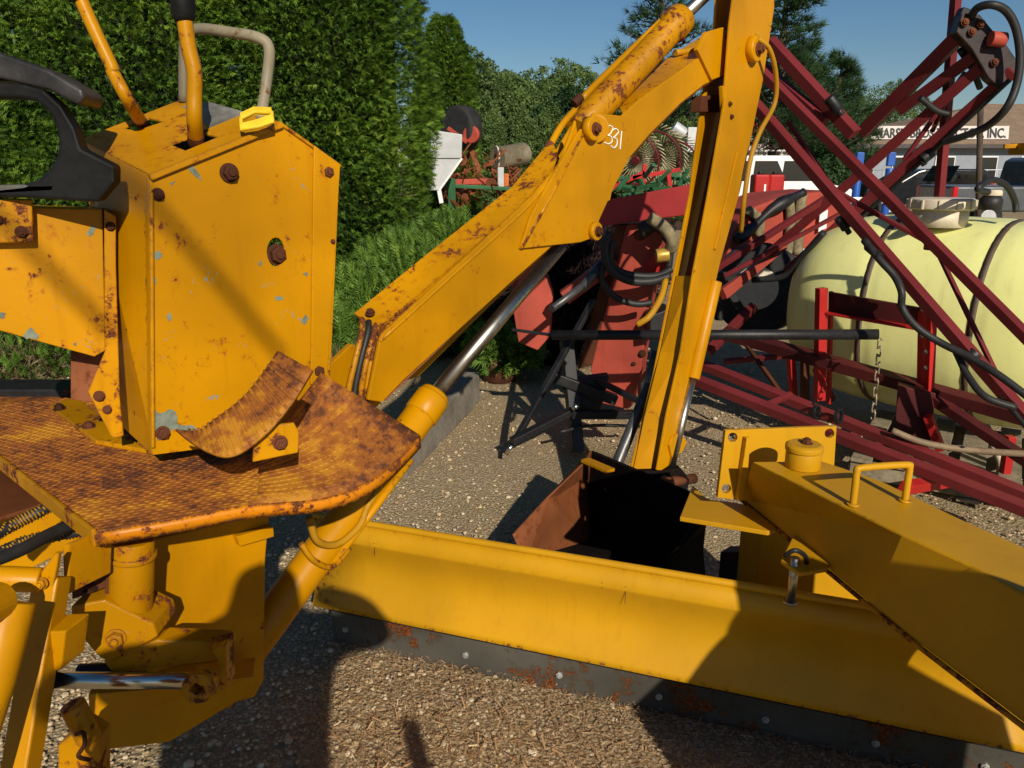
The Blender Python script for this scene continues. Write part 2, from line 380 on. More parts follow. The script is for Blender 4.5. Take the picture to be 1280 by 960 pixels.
def stones():
    bm = bmesh.new(); bmesh.ops.create_icosphere(bm, subdivisions=1, radius=1); T = []
    for f in bm.faces: T.extend([tuple(v.co) for v in f.verts])
    bm.free(); T = T3(T)
    n = 26000; u = rng.random(n)
    y = 1.2+6.3*u**1.35; x = (rng.random(n)-.5)*2*(.75*y+.25)
    s = rng.lognormal(math.log(.0048), .42, n).clip(.002, .02); big = rng.random(n) < .006; s[big] *= 2.2
    W = inst(T, np.stack([x, y, s*.25], 1), rng.normal(size=(n, 3)), s)
    W = (W-np.stack([x, y, s*.25], 1)[:, None])*np.array([1, 1, .62])+np.stack([x, y, s*.25], 1)[:, None]
    npmesh('loose_gravel', W.reshape(-1, 3), 3, smat('gravel_stones', [(.34, .24, .13, 1), (.48, .36, .20, 1), (.58, .46, .28, 1), (.42, .33, .20, 1), (.72, .62, .44, 1)]), np.repeat(rng.random(n), len(T)),
           tag=('pale and brown gravel stones scattered over the yard', 'gravel', None, 'stuff'))
    # bark chips and dry needles in front of the blade
    q = [(-1, -.11, 0), (1, -.09, 0), (1, .1, .05), (-1, .12, .05)]; Q = T3([q[0], q[1], q[2], q[0], q[2], q[3]])
    n = 60000; y = 1.55+1.35*rng.random(n)**1.1; x = -.6+2.0*rng.random(n); keep = (y < 2.50-.31*(x+.6)+rng.normal(0, .12, n)); x = x[keep]; y = y[keep]
    m2 = 9000; ye = 1.2+5*rng.random(m2); xe = (rng.random(m2)-.5)*1.5*(ye+.4); x = np.concatenate([x, xe]); y = np.concatenate([y, ye]); n = len(x)
    L = rng.uniform(.0028, .009, n)*(1+1.3*(rng.random(n) < .06)); xd = rng.normal(size=(n, 3)); xd[:, 2] *= .35; xd /= np.linalg.norm(xd, axis=1, keepdims=True)
    up = np.tile([0, 0, 1.], (n, 1))+rng.normal(0, .35, (n, 3)); yd = np.cross(up, xd); yd /= np.linalg.norm(yd, axis=1, keepdims=True); zd = np.cross(xd, yd)
    W = (Q[None]*L[:, None, None]) @ np.stack([xd, yd, zd], 1)+np.stack([x, y, .004+rng.random(n)*.022], 1)[:, None]
    npmesh('wood_chips', W.reshape(-1, 3), 3, smat('dry_wood_chips', [(.18, .085, .035, 1), (.36, .205, .09, 1), (.47, .31, .155, 1), (.29, .15, .065, 1), (.62, .47, .28, 1)]), np.repeat(rng.random(n), 6),
           tag=('brown bark chips and dry needles littering the gravel by the blade', 'wood chips', None, 'stuff'))
stones()
# ================================================================== BACKHOE
BH = empty('backhoe', (-.45, 1.9, 0), 'old rusty yellow backhoe with control tower, levers, tread platform, boom and bucket', 'backhoe')
# --- tower
ta = D(190, 568, 1.62); tb = D(425, 208, 1.95); TP = Plane(ta, tb)
def tp(x, y, k=0.): return TP.off(k)(x, y)
T1 = tp(187, 219); T2 = tp(352, 153); T3p = tp(425, 207); T4 = tp(408, 480); B1 = tp(191, 569)
B2 = Vector((tp(406, 480).x, tp(406, 480).y, .955)); T2b = T2
back = D(100, 174, 1.84); bk2 = D(232, 122, 2.1)
def cring(c, P, r, n=14): # circle in the tower plane
    return [c+P.t*math.cos(2*math.pi*k/n)*r+Vector((0, 0, 1))*math.sin(2*math.pi*k/n)*r for k in range(n)]
hc = tp(345, 309); hole = [tp(345+11*math.cos(a), 315+18*math.sin(a)) for a in np.linspace(0, 2*math.pi, 17)[:-1]]
m = MB(); m.prism([T1, T2, T3p, B2, B1], -TP.n*.006, [hole])
m.build('front_panel', 'yellow', BH, .0015)
m = MB(); Lb = back; Bb = Vector((Lb.x, Lb.y, .95))   # left side sheet
m.prism([T1-TP.n*.007, Lb, Vector((Lb.x, Lb.y, B1.z)), B1-TP.n*.007], TP.t*.006); m.build('side_panel', 'yellow_clean', BH, .0015)
# right folded flange
m = MB(); f0 = tp(389, 182); f1 = tp(386, 500, .001)
m.prism([tp(391, 181, .002), tp(424, 206, .002), tp(407, 480, .002), tp(387, 480, .002)], TP.n*.006)
m.build('corner_flange', 'yellow_clean', BH, .002)
m = MB(); m.prism([T3p-TP.n*.008, T3p-TP.n*.26, Vector(((B2-TP.n*.26).x, (B2-TP.n*.26).y, .955)), B2-TP.n*.008], -TP.t*.005); m.build('rear_side_panel', 'yellow_clean', BH, .001)
m = MB(); m.prism([T2-TP.n*.007, T3p-TP.n*.007, T3p-TP.n*.26, bk2+(T3p-T2)*.3], (0, 0, -.005)); m.build('sloping_cover', 'yellow_clean', BH, .001)
# top plate with two lever slots
top = [T1+Vector((0, 0, .002)), T2+Vector((0, 0, .002)), bk2, back]
tn = (top[1]-top[0]).cross(top[3]-top[0]).normalized()
def tplane(x, y):
    r = ray(x, y); return C0+r*(tn.dot(top[0]-C0)/tn.dot(r))
back = tplane(100, 174); bk2 = tplane(232, 122); top[2] = bk2; top[3] = back
s1 = [tplane(*p) for p in ((152, 160), (187, 147), (204, 152), (170, 163))]; s2 = [tplane(*p) for p in ((212, 180), (253, 166), (273, 171), (232, 188))]
m = MB(); m.prism(top, -tn*.005, [s1, s2]); m.build('top_plate', 'yellow_edge', BH, .001)
m = MB(); m.prism([tplane(228, 133), tplane(262, 128), tplane(308, 141), tplane(262, 160)], tn*.0012); m.build('bare_patch', plain('bare_metal_patch', (.30, .29, .25, 1), .45, .3, .3, .2), BH)
m = MB(); m.bar(tp(187, 222, .004), tp(352, 156, .004), .012, .012, TP.n); m.tube([tp(350, 154, .003), tp(426, 208, .003)], .004, 8); m.build('edge_weld', 'yellow_edge', BH, .003)
m = MB(); m.bar(tp(189, 240, .003), tp(191, 560, .003), .008, .009, TP.n); m.build('corner_seam', 'yellow_edge', BH, .003)
def patch(pl_, pts, par, nm='bare_patch'):
    m = MB(); m.prism([pl_(x, y) for x, y in pts], pl_.n*.0006); m.build(nm, 'primer', par)
M['primer'] = plain('grey_green_primer', (.17, .20, .15, 1), .6, 0, .3, .3, 60)
TPo = TP.off(.0006)
for pts in (((193, 512), (199, 517), (206, 515), (212, 511), (219, 514), (222, 522), (221, 530), (231, 532), (240, 531), (248, 537), (241, 543), (228, 540), (217, 536), (209, 541), (204, 548), (197, 551), (194, 540)),
            ((235, 210), (242, 208), (250, 219), (252, 226), (245, 221), (238, 215)), ((192, 316), (199, 313), (203, 320), (197, 325), (192, 322)), ((343, 371), (352, 370), (355, 374), (345, 376)), ((376, 402), (382, 393), (386, 398), (381, 406)), ((208, 396), (213, 390), (215, 398), (211, 402)), ((190, 350), (194, 346), (195, 356)), ((378, 342), (385, 340), (384, 346)), ((322, 330), (327, 324), (327, 333)), ((212, 229), (219, 226), (215, 232))): patch(TPo, pts, BH)
# dark works inside
m = MB(); m.prism([p-tn*.05 for p in [tplane(120, 172), tplane(187, 205), tplane(300, 165), tplane(240, 135)]], -tn*.01); m.build('valve_block', 'black', BH)
for (x, y, r) in ((197, 243, .0105), (286, 216, .0165), (409, 215, .0125), (397, 463, .0135), (203, 541, .0125)):
    bolt(tp(x, y, .001), TP.n, r, BH)
bolt(tp(345, 318, -.012), TP.n, .019, BH)
bolt(tp(416, 302, .008), TP.n, .005, BH)
# --- platform
z0 = .95
PF = [G(x, y, z0) for x, y in ((-60, 520), (118, 664), (430, 606))]
fl = [G(118, 664, z0), G(260, 640, z0), G(380, 617, z0), G(440, 600, z0)]
f_in = G(330, 572, z0); F2 = D(523, 545, 1.80); F2z = F2; F3 = D(402, 466, 1.84)
m = MB()
flat = [G(-120, 472, z0), G(-120, 475, z0)]
base = [G(-60, 521, z0), G(118, 664, z0), G(260, 640, z0), G(330, 628, z0)]
backp = [G(-300, 478, z0)+Vector((0, 0, 0)), G(105, 482, z0)]
pl = [G(-90, 500, z0), G(118, 664, z0), G(200, 651, z0), G(320, 629, z0), G(345, 545, z0), G(300, 500, z0), G(110, 484, z0), G(0, 476, z0), G(-90, 474, z0)]
m.prism(pl, (0, 0, -.008)); m.build('platform', 'tread', BH, .002)
# up-swept wing on the right
def bil(a, b, c, d, u, v): return a*(1-u)*(1-v)+b*u*(1-v)+c*u*v+d*(1-u)*v
wa = G(320, 629, z0); wb = D(524, 545, 1.78); wc = D(402, 466, 1.83); wd = G(330, 560, z0)
rows = []
for j in range(9):
    v = j/8; row = []
    for i in range(13):
        u = i/12; p = bil(wa, wb, wc, wd, u, v)
        p = p+Vector((0.03, -.035, -.035))*math.sin(math.pi*u)*(1-v)
        row.append(p)
    rows.append(row)
m = MB(); m.grid(rows); m.build('platform_wing', 'tread', BH, 0, solid=.009)
# folded lip along the front edge
lip = [G(-90, 502, z0), G(118, 665, z0)]
m = MB(); m.bar(lip[0]+Vector((0, 0, -.012)), lip[1]+Vector((0, 0, -.012)), .010, .034); m.build('platform_lip', 'yellow_edge', BH, .003); M['lip'] = paint('rusted_lip_paint', (.56, .19, .004, 1), .75, .9, None, dirt=.8, scale=1.6)
fr = [G(118, 667, z0), G(220, 650, z0), G(296, 635, z0)]+[rows[0][i]+Vector((0, 0, -.003)) for i in (1, 3, 5, 7, 9, 11, 12)]
m = MB(); fs = smooth_path(fr, 3); m.grid([[p+Vector((0, 0, .003)), p+Vector((.001, -.004, -.008)), p+Vector((0, 0, -.024))] for p in fs]); m.build('front_lip', 'lip', BH, 0, solid=.008)
# tread studs: raised lozenges
def studs():
    P0 = G(118, 664, z0); ax = (G(430, 612, z0)-P0); ax.z = 0; ax.normalize(); ay = Vector((-ax.y, ax.x, 0)); m = MB(); c = 0
    from mathutils.geometry import intersect_point_line
    def inside(p, poly):
        r = False; n = len(poly)
        for i in range(n):
            a, b = poly[i], poly[(i+1) % n]
            if (a.y > p.y) != (b.y > p.y) and p.x < (b.x-a.x)*(p.y-a.y)/(b.y-a.y)+a.x: r = not r
        return r
    def stud(p, u, v, n):
        L, W, H = .0085, .0035, .0022; b = [p-u*L, p-v*W, p+u*L, p+v*W]; t = [p-u*L*.4+n*H, p-v*W*.4+n*H, p+u*L*.4+n*H, p+v*W*.4+n*H]
        B = [m.b.verts.new(q) for q in b]; T = [m.b.verts.new(q) for q in t]; m.b.faces.new(T)
        for i in range(4): m.b.faces.new((B[i], B[(i+1) % 4], T[(i+1) % 4], T[i]))
    for i in range(-90, 60):
        for j in range(0, 75):
            p = P0+ax*(i*.0205+(j % 2)*.0102)+ay*(j*.0135+.01)
            if inside(p, pl): stud(p+Vector((0, 0, .0004)), ax, ay, Vector((0, 0, 1)))
    for i in range(24):
        for j in range(17):
            u = (i+.5+(j % 2)*.5)/24.5; v = (j+.5)/17; k = 12*min(u, .999); i0 = int(k); q = 8*v; j0 = min(int(q), 7)
            p = bil(rows[j0][i0], rows[j0][i0+1], rows[j0+1][i0+1], rows[j0+1][i0], k-i0, q-j0)
            uu = (rows[j0][i0+1]-rows[j0][i0]).normalized(); vv = (rows[j0+1][i0]-rows[j0][i0]).normalized(); nn = uu.cross(vv).normalized()
            if nn.z < 0: nn = -nn
            stud(p+nn*.005, uu, vv, nn)
    m.build('tread_studs', 'tread', BH, kind='stuff')
studs()
# --- foot pedal: curved tread strip
pc = [(222, 540, 1.45), (250, 556, 1.44), (283, 560, 1.44), (318, 535, 1.47), (350, 500, 1.50), (372, 452, 1.54)]
def ped(pts, offx, offy):
    return smooth_path([D(x+offx, y+offy, d) for x, y, d in pts], 4)
e1 = smooth_path([D(*p) for p in [(221, 538, 1.50), (247, 540, 1.50), (272, 523, 1.51), (304, 498, 1.53), (329, 468, 1.55), (348, 439, 1.57)]], 4)
e2 = smooth_path([D(*p) for p in [(221, 540, 1.50), (255, 562, 1.44), (290, 571, 1.43), (330, 545, 1.45), (364, 506, 1.48), (391, 463, 1.52)]], 4)
rws = [[a*(1-t)+b*t for t in np.linspace(0, 1, 7)] for a, b in zip(e1, e2)]
m = MB(); m.grid(rws); PD = m.build('foot_pedal', 'tread', BH, 0, solid=.008)
m = MB()
for i in range(3, len(rws)-1):
    for j in range(0, 6):
        p = (rws[i][j]+rws[i][j+1]+rws[i-1][j]+rws[i-1][j+1])/4; u = (rws[i][j+1]-rws[i][j]).normalized(); v = (rws[i-1][j]-rws[i][j]).normalized(); n = u.cross(v).normalized()
        if n.y > 0: n = -n
        m.prism([p-u*.009-v*.003+n*.004, p-u*.009+v*.003+n*.004, p+u*.009+v*.003+n*.004, p+u*.009-v*.003+n*.004], n*.0035)
m.build('pedal_studs', 'tread', PD, .001, kind='stuff')
# --- pedal bracket with bolt
m = MB(); bp = Plane(D(316, 578, 1.46), D(374, 566, 1.50)); pts = [bp(316, 578), bp(318, 556), bp(340, 532), bp(368, 529), bp(374, 540), bp(373, 566)]
m.prism(pts, -bp.n*.010); m.build('pedal_bracket', 'yellow_edge', BH, .002); bolt(bp(350, 553)+bp.n*.001, bp.n, .012, BH)
# --- levers
for nm, pth, r in (('lever', [(96, -14, 1.78), (108, 15, 1.78), (124, 50, 1.78), (140, 84, 1.78), (142, 92, 1.78), (160, 125, 1.78), (176, 153, tplane(176, 155).y)], .0135),
                   ('lever', [(230, 20, 1.74), (236, 60, 1.74), (243, 90, 1.74), (243, 120, 1.74), (243, 150, 1.74), (245, 176, tplane(246, 178).y)], .0155)):
    m = MB(); m.tube(smooth_path([D(*p) for p in pth], 5), r, 14); lv = m.build(nm, 'yellow_edge', BH)
    a, b = D(*pth[-1]), D(*pth[-2]); dd = (b-a).normalized()
    m = MB(); m.tube(smooth_path([a-dd*.01, a+dd*.012, a+dd*.02], 3), r*1.12, 12); m.build('lever_socket', 'rust', lv)
    if r > .014:
        m = MB(); m.tube([D(226, -30, 1.74), D(228, 0, 1.74), D(230, 22, 1.74), D(231, 27, 1.74)], [.024, .024, .022, .018], 18); m.build('grip', 'seatblk', lv, .002)
    else:
        m = MB(); m.tube([D(88, -40, 1.78), D(97, -10, 1.78), D(101, 2, 1.78)], [.02, .02, .016], 18); m.build('grip', 'seatblk', lv, .002)
m = MB(); m.tube(smooth_path([D(230, 128, 2.0), D(230, 70, 2.0), D(233, 44, 2.0), D(250, 36, 2.0), D(290, 41, 1.96), D(322, 47, 1.93), D(336, 60, 1.93), D(334, 95, 1.93), D(327, 142, 1.90), D(326, 152, 1.885)], 6), .0125, 12)
m.build('guard_rail', 'pipe', BH)
m = MB(); tg = [D(x, y, 1.80) for x, y in ((302, 162), (300, 150), (318, 141), (340, 142), (341, 152), (322, 160))]
pp_ = [D(301, 152, 1.80), D(318, 144, 1.82), D(340, 145, 1.81), D(341, 153, 1.8), D(322, 160, 1.78), D(302, 165, 1.78), D(301, 152, 1.8)]; m.grid([[p, p+Vector((0, 0, .018))] for p in pp_], False); m.tube([D(301, 148, 1.80), D(318, 140, 1.82), D(340, 141, 1.81), D(341, 152, 1.8), D(322, 158, 1.78), D(302, 162, 1.78), D(301, 148, 1.8)], .005, 8); m.build('paper_tag', 'paper', BH, .001)
# --- left side box panel and its flange
LP = Plane(D(40, 300, 1.66), D(130, 300, 1.72))
m = MB(); m.prism([LP(-60, 257), LP(128, 262), LP(132, 438), LP(118, 446), LP(-60, 397)], -LP.n*.12); m.build('arm_box', 'yellow', BH, .002)
LPo = LP.off(.0006)
for pts in (((29, 420), (34, 412), (40, 409), (43, 415), (49, 419), (46, 425), (38, 422), (33, 424)), ((-3, 390), (7, 391), (5, 398), (-3, 398)), ((108, 292), (113, 284), (120, 283), (117, 292), (111, 296)), ((91, 430), (95, 428), (95, 433))): patch(LPo, pts, BH)
LQ = LP.off(.03); m = MB(); m.prism([LQ(-50, 249), LQ(40, 249), LQ(42, 303), LQ(-50, 305)], -LP.n*.028); m.build('arm_cap', 'yellow_rusty', BH, .003)
bolt(LQ(27, 290), LP.n, .010, BH); bolt(LQ(-2, 275), LP.n, .008, BH)
m = MB(); LF = LP.off(.012)
m.prism([LF(130, 262), LF(145, 270), LF(145, 330), LF(150, 500), LF(155, 545), LF(140, 548), LF(110, 490), LF(131, 440)], -LP.n*.01); m.build('side_flange', 'yellow_edge', BH, .002)
bolt(LF(138, 283), LP.n, .008, BH); bolt(LF(134, 512), LP.n, .008, BH); bolt(LF(124, 495), LP.n, .010, BH)
m = MB(); a0 = G(85, 497, z0); m.prism([G(62, 512, z0), G(95, 500, z0), G(158, 549, z0), G(185, 568, z0), G(120, 556, z0)], (0, 0, .012)); m.build('foot_flange', 'yellow_edge', BH, .003)
for x, y in ((87, 497), (112, 540), (166, 553), (75, 517)): bolt(G(x, y, z0)+Vector((0, 0, .012)), (0, 0, 1), .0125, BH)
m = MB(); m.prism([D(88, 440, 1.78), D(140, 440, 1.78), D(140, 505, 1.75), D(88, 500, 1.75)], (0, .012, 0)); m.build('rear_gusset', 'bucket', BH, .002)
# --- black seat bits
m = MB()
def arc(cx, cy, rx, ry, a0, a1, n, d): return [D(cx+rx*math.cos(a), cy-ry*math.sin(a), d) for a in np.linspace(a0, a1, n)]
o1 = arc(-8, 186, 110, 72, 1.75, -1.35, 22, 1.62); i1 = arc(-12, 185, 86, 62, 1.75, -1.35, 22, 1.62)
m.prism([D(x, y, 1.60) for x, y in ((-60, 104), (0, 103), (30, 105), (54, 112), (76, 132), (93, 160), (101, 186), (143, 207), (143, 228), (122, 253), (75, 250), (30, 247), (-60, 247), (-60, 237), (0, 234), (28, 231), (47, 225), (62, 212), (71, 196), (74, 179), (70, 156), (60, 138), (45, 126), (25, 122), (-60, 121))], (-.02, .07, .0)); m.build('seat_bracket', 'seatblk', BH, .006)
m = MB(); m.prism([D(-60, 60, 1.6), D(0, 65, 1.6), D(60, 86, 1.6), D(103, 112, 1.6), D(106, 122, 1.6), D(98, 132, 1.6), D(60, 112, 1.6), D(0, 98, 1.6), D(-60, 97, 1.6)], (-.03, .14, .0)); m.build('seat_pad', plain('worn_black_vinyl', (.045, .042, .04, 1), .5, 0, .3, .3), BH, .01, seg=3)
m = MB(); m.prism([D(-40, 232, 1.6), D(70, 230, 1.6), D(66, 240, 1.6), D(-40, 246, 1.6)], (0, .05, 0)); m.build('seat_rim', plain('worn_black_vinyl', (.10, .10, .085, 1), .5, 0, .3, .3), BH, .004)
m = MB(); m.box(D(-10, 480, 2.3)+Vector((0, 0, -.05)), .9, .12, .1); m.build('rear_frame', 'black', BH, .005)
# --- swing post under the platform
SP = Plane(D(190, 700, 1.60), D(335, 660, 1.82))
m = MB(); m.prism([SP(186, 676), SP(337, 640), SP(332, 700), SP(330, 850), SP(318, 872), SP(190, 905)], -SP.n*.16); m.build('swing_frame', 'yellow_clean', BH, .004)
m = MB(); a = D(165, 672, 1.47); b = D(163, 782, 1.47); m.tube([a, b], .043, 28); m.tube([D(165, 690, 1.47), D(165, 696, 1.47)], .047, 28); m.tube([D(164, 772, 1.47), D(163, 786, 1.47)], .049, 28); m.build('swing_pivot', 'yellow_edge', BH, .002)
m = MB(); m.prism([SP(290, 668, ), SP(336, 655), SP(337, 668), SP(295, 680)], SP.n*.02); m.build('lug', 'yellow_clean', BH, .002)
bp2 = Plane(D(95, 800, 1.40), D(200, 780, 1.44))
m = MB(); m.prism([bp2(88, 758), bp2(130, 750), bp2(192, 780), bp2(197, 796), bp2(140, 830), bp2(124, 822), bp2(90, 784)], (0, .10, .0)); m.build('pivot_bracket', 'yellow_edge', BH, .004)
bolt(bp2(145, 797), bp2.n, .016, BH, 'yellow_edge'); bolt(bp2(102, 752)+Vector((0, .03, .01)), (0, 0, 1), .014, BH)
m = MB(); m.prism([bp2(128, 826), bp2(195, 800), bp2(275, 803), bp2(281, 812), bp2(272, 826), bp2(180, 838), bp2(140, 842)], (0.01, .05, 0)); m.build('swing_link', 'yellow_edge', BH, .004)
m = MB(); m.cyl(D(62, 850, 1.38), D(240, 851, 1.42), .0165, 24); rd = m.build('swing_rod', 'chrome', BH)
m = MB(); m.tube([D(30, 850, 1.37), D(66, 850, 1.38)], .03, 24); m.tube([D(98, 842, 1.44), D(170, 840, 1.45)], .02, 20); m.build('swing_cylinder', 'black', BH, .002)
m = MB(); m.hole(D(254, 850, 1.39), (0.1, -1, .2), .011, .031, .04, 22); m.prism([D(262, 812, 1.42), D(282, 806, 1.42), D(284, 860, 1.42), D(262, 872, 1.42), D(274, 858, 1.42), D(272, 826, 1.42)], (0, .05, 0)); m.build('rod_eye', 'yellow_rusty', BH, .003)
m = MB(); m.prism([D(110, 868, 1.50), D(190, 862, 1.52), D(318, 846, 1.62), D(312, 868, 1.62), D(212, 928, 1.55), D(130, 938, 1.5), D(112, 905, 1.5)], (-.02, .08, 0)); m.build('lower_frame', 'yellow_clean', BH, .004)
m = MB(); m.tube([D(90, 880, 1.25), D(113, 925, 1.25)], .022, 20); m.prism([D(72, 932, 1.25), D(104, 908, 1.25), D(126, 922, 1.25), D(126, 990, 1.25), D(72, 990, 1.25)], (0, .04, 0)); m.build('stabiliser_lug', 'yellow_edge', BH, .004)
m = MB(); m.tube(smooth_path([D(95, 918, 1.22), D(104, 916, 1.20), D(106, 930, 1.20), D(98, 945, 1.2), D(112, 950, 1.22)], 5), .004, 8); m.build('hook', 'rust', BH)
# --- left stabiliser arm
AP = Plane(D(20, 960, 1.12), D(90, 690, 1.32))
m = MB(); m.bar(D(22, 985, 1.14), D(66, 720, 1.30), .045, .05, (0, -1, .3)); m.build('stabiliser_arm', 'yellow_clean', BH, .004)
m = MB(); m.prism([D(42, 770, 1.27), D(44, 725, 1.27), D(68, 692, 1.27), D(74, 692, 1.27), D(60, 770, 1.27)], (.0, .012, 0)); m.prism([D(78, 682, 1.33), D(87, 679, 1.33), D(86, 742, 1.33), D(80, 745, 1.33)], (0.04, .08, .0)); m.build('stabiliser_cheek', 'yellow_edge', BH, .002)
m = MB(); m.prism([D(52, 790, 1.24), D(82, 789, 1.24), D(76, 838, 1.24), D(44, 842, 1.24)], (.012, .06, .0)); m.build('stop_block', 'yellow_clean', BH, .003)
m = MB(); m.cyl(D(-30, 722, 1.25), D(52, 725, 1.27), .022, 24); m.build('cross_tube', 'yellow_clean', BH, .003); bolt(D(52, 729, 1.262), (.1, -1, .1), .009, BH, 'yellow_edge')
m = MB(); m.tube([D(15, 752, 1.16), D(-10, 850, 1.1), D(-60, 1000, 1.0)], .035, 28); m.hole(D(0, 750, 1.14), (0, -1, .25), .012, .03, .05, 20); m.build('stabiliser_cylinder', 'yellow_clean', BH, .003)
m = MB(); m.prism([D(88, 690, 1.45), D(140, 680, 1.45), D(132, 735, 1.45), D(90, 750, 1.4)], (0, .012, 0)); m.prism([D(130, 745, 1.44), D(134, 692, 1.44), D(142, 684, 1.44), D(146, 745, 1.44)], (0, .02, 0)); m.build('gusset', 'bucket', BH, .002)
m = MB(); m.prism([D(-20, 650, 1.85), D(90, 630, 1.85), D(100, 680, 1.85), D(-20, 740, 1.85)], (0, .01, 0)); m.build('rear_plate', 'yellow_clean', BH, .002)
m = MB(); m.prism([G(-60, 560, .80), G(40, 590, .80), G(70, 625, .80), G(-60, 665, .80)], (0, 0, -.01)); m.build('lower_step', 'bucket', BH, .002)
# hoses with spiral guard
def spiral(path, r, pitch, wr):
    out = []; P = smooth_path(path, 10); acc = 0
    for i in range(len(P)-1):
        d = P[i+1]-P[i]; t = d.normalized(); a = t.cross(Vector((0, .3, 1))).normalized(); c = t.cross(a); n = 6
        for k in range(n):
            p = P[i]+d*(k/n); th = 2*math.pi*(acc+d.length*k/n)/pitch; out.append(p+(a*math.cos(th)+c*math.sin(th))*r)
        acc += d.length
    return out
h1 = [G(-40, 690, .83), G(15, 657, .85), G(60, 634, .87), G(120, 600, .88)]; h2 = [G(-40, 712, .84), G(25, 680, .85), G(75, 668, .86), G(140, 655, .87)]; h3 = [G(-50, 715, .90), G(20, 690, .895), G(75, 662, .89), G(150, 635, .88)]
for h, gd in ((h1, 1), (h2, 1), (h3, 0)):
    m = MB(); m.tube(smooth_path(h, 8), .0125, 14); ho = m.build('hydraulic_hose', 'hose', BH)
    if gd: m = MB(); m.tube(spiral(h, .0135, .0065, .002), .0019, 5); m.build('spiral_guard', 'yellowhose', ho)
# --- boom, dipper, bucket: all lie in one upright plane that runs away to the right
BP = Plane((-.45, 2.0), (.65, 3.3)); BW = .16
def bq(x, y, k=0.): return BP.off(k)(x, y)
N = BP.n
# lower boom: box with recessed top channel; near cheek
lowb = [(458, 430), (478, 392), (560, 338), (655, 268), (700, 212), (748, 165), (748, 300), (700, 305), (655, 330), (560, 420), (505, 472), (478, 503), (456, 497)]
m = MB(); m.prism([bq(*p) for p in [(475, 425), (480, 416), (668, 243), (700, 205), (720, 150), (738, 290), (690, 308), (640, 352), (505, 475), (478, 503), (460, 500)]], -N*.012); LB = m.build('boom_cheek', 'yellow_clean', BH, .003)
m = MB(); m.prism([bq(*p, -BW) for p in [(505, 395), (512, 380), (668, 225), (720, 150), (740, 290), (690, 308), (640, 352), (520, 470), (505, 475)]], N*.012); m.build('boom_cheek', 'yellow_clean', BH, .003)
# top cover: runs between cheeks, proud, with the raised rail
def strip(pn, pf, th, name, mat, bev=.002):
    m = MB(); rows = [[a, b] for a, b in zip(pn, pf)]; m.grid(rows, False); return m.build(name, mat, BH, 0, solid=th)
tn0 = [bq(*p, -.02) for p in ((470, 428), (560, 350), (652, 268), (690, 222))]
cor = [D(443, 393, tn0[0].y+.02)]
pf = [bq(443, 393, -.15), bq(530, 322, -.15), bq(640, 235, -.15), bq(690, 175, -.15)]
pn2 = [bq(472, 413, -.055), bq(560, 338, -.055), bq(650, 260, -.055), bq(700, 200, -.055)]
strip(pn2, pf, .008, 'boom_top_plate', 'yellow_edge')
pn3 = [bq(476, 430, -.012), bq(566, 350, -.012), bq(656, 268, -.012), bq(704, 215, -.012)]; pn2b = [p+Vector((0, 0, -.005)) for p in pn2]
strip(pn3, pn2b, .006, 'boom_channel', 'yellow_rusty')
m = MB(); m.tube(smooth_path([bq(474, 427, -.004), bq(562, 347, -.004), bq(655, 262, -.004), bq(690, 220, -.004)], 4), .0065, 8); m.build('boom_edge_weld', 'yellow_clean', BH)
bolt(bq(463, 394, -.10)+Vector((0, 0, .006)), (0, -.5, .9), .011, BH)
# hoses dropping into the base
for dx in (0, 9, 18, 25):
    m = MB(); m.tube(smooth_path([bq(452+dx, 398+dx*.4, -.08), bq(452+dx*.9, 415, -.06), bq(444+dx*.8, 450, -.05), bq(436+dx*.9, 485, -.05), bq(432+dx, 520, -.05)], 6), .0085, 10); m.build('hydraulic_hose', 'yellow_rusty' if dx != 9 else 'hose', BH)
m = MB(); m.prism([bq(*p, -.10) for p in ((408, 460), (440, 430), (462, 440), (480, 500), (440, 540), (405, 500))], -N*.02); m.build('boom_foot', 'yellow_clean', BH, .003)
# knee plate with the writing
kn = [(743, 141), (789, 146), (796, 152), (786, 192), (772, 225), (757, 258), (749, 276), (748, 295), (726, 303), (651, 311), (664, 270), (690, 222), (722, 168)]
KP = BP.off(.012)
m = MB(); m.prism([KP(*p) for p in kn], -N*.011); m.build('knee_plate', 'yellow_clean', BH, .003)
m = MB(); m.prism([BP.off(-BW-.012)(*p) for p in [(712, 175), (722, 150), (780, 150), (760, 250), (680, 300)]], N*.011); m.build('knee_plate', 'yellow_clean', BH, .003)
m = MB(); m.tube([KP(652, 310), KP(690, 243), KP(728, 168)], .0055, 8); m.build('knee_weld', 'yellow_edge', BH)
# upper boom
ub = [(735, 250), (752, 170), (800, 122), (860, 78), (905, 52), (950, 40), (952, 88), (912, 93), (880, 108), (850, 130), (815, 165), (790, 190), (755, 262)]
m = MB(); m.prism([bq(*p, .002) for p in [(748, 245), (762, 160), (800, 124), (868, 76), (912, 48), (948, 42), (950, 85), (912, 92), (880, 106), (850, 130), (812, 168), (788, 196), (770, 230)]], -N*.012); m.build('boom_cheek', 'yellow_clean', BH, .003)
m = MB(); m.prism([bq(*p, -BW) for p in [(762, 160), (800, 120), (868, 72), (912, 45), (948, 42), (950, 85), (912, 92), (880, 106), (850, 130), (812, 168), (788, 196)]], N*.012); m.build('boom_cheek', 'yellow_clean', BH, .003)
strip([bq(778, 142, -.008), bq(800, 123, -.008), bq(868, 76, -.008), bq(912, 47, -.008)], [bq(768, 122, -.15), bq(790, 104, -.15), bq(846, 66, -.15), bq(894, 36, -.15)], .008, 'boom_top_plate', 'yellow_edge')
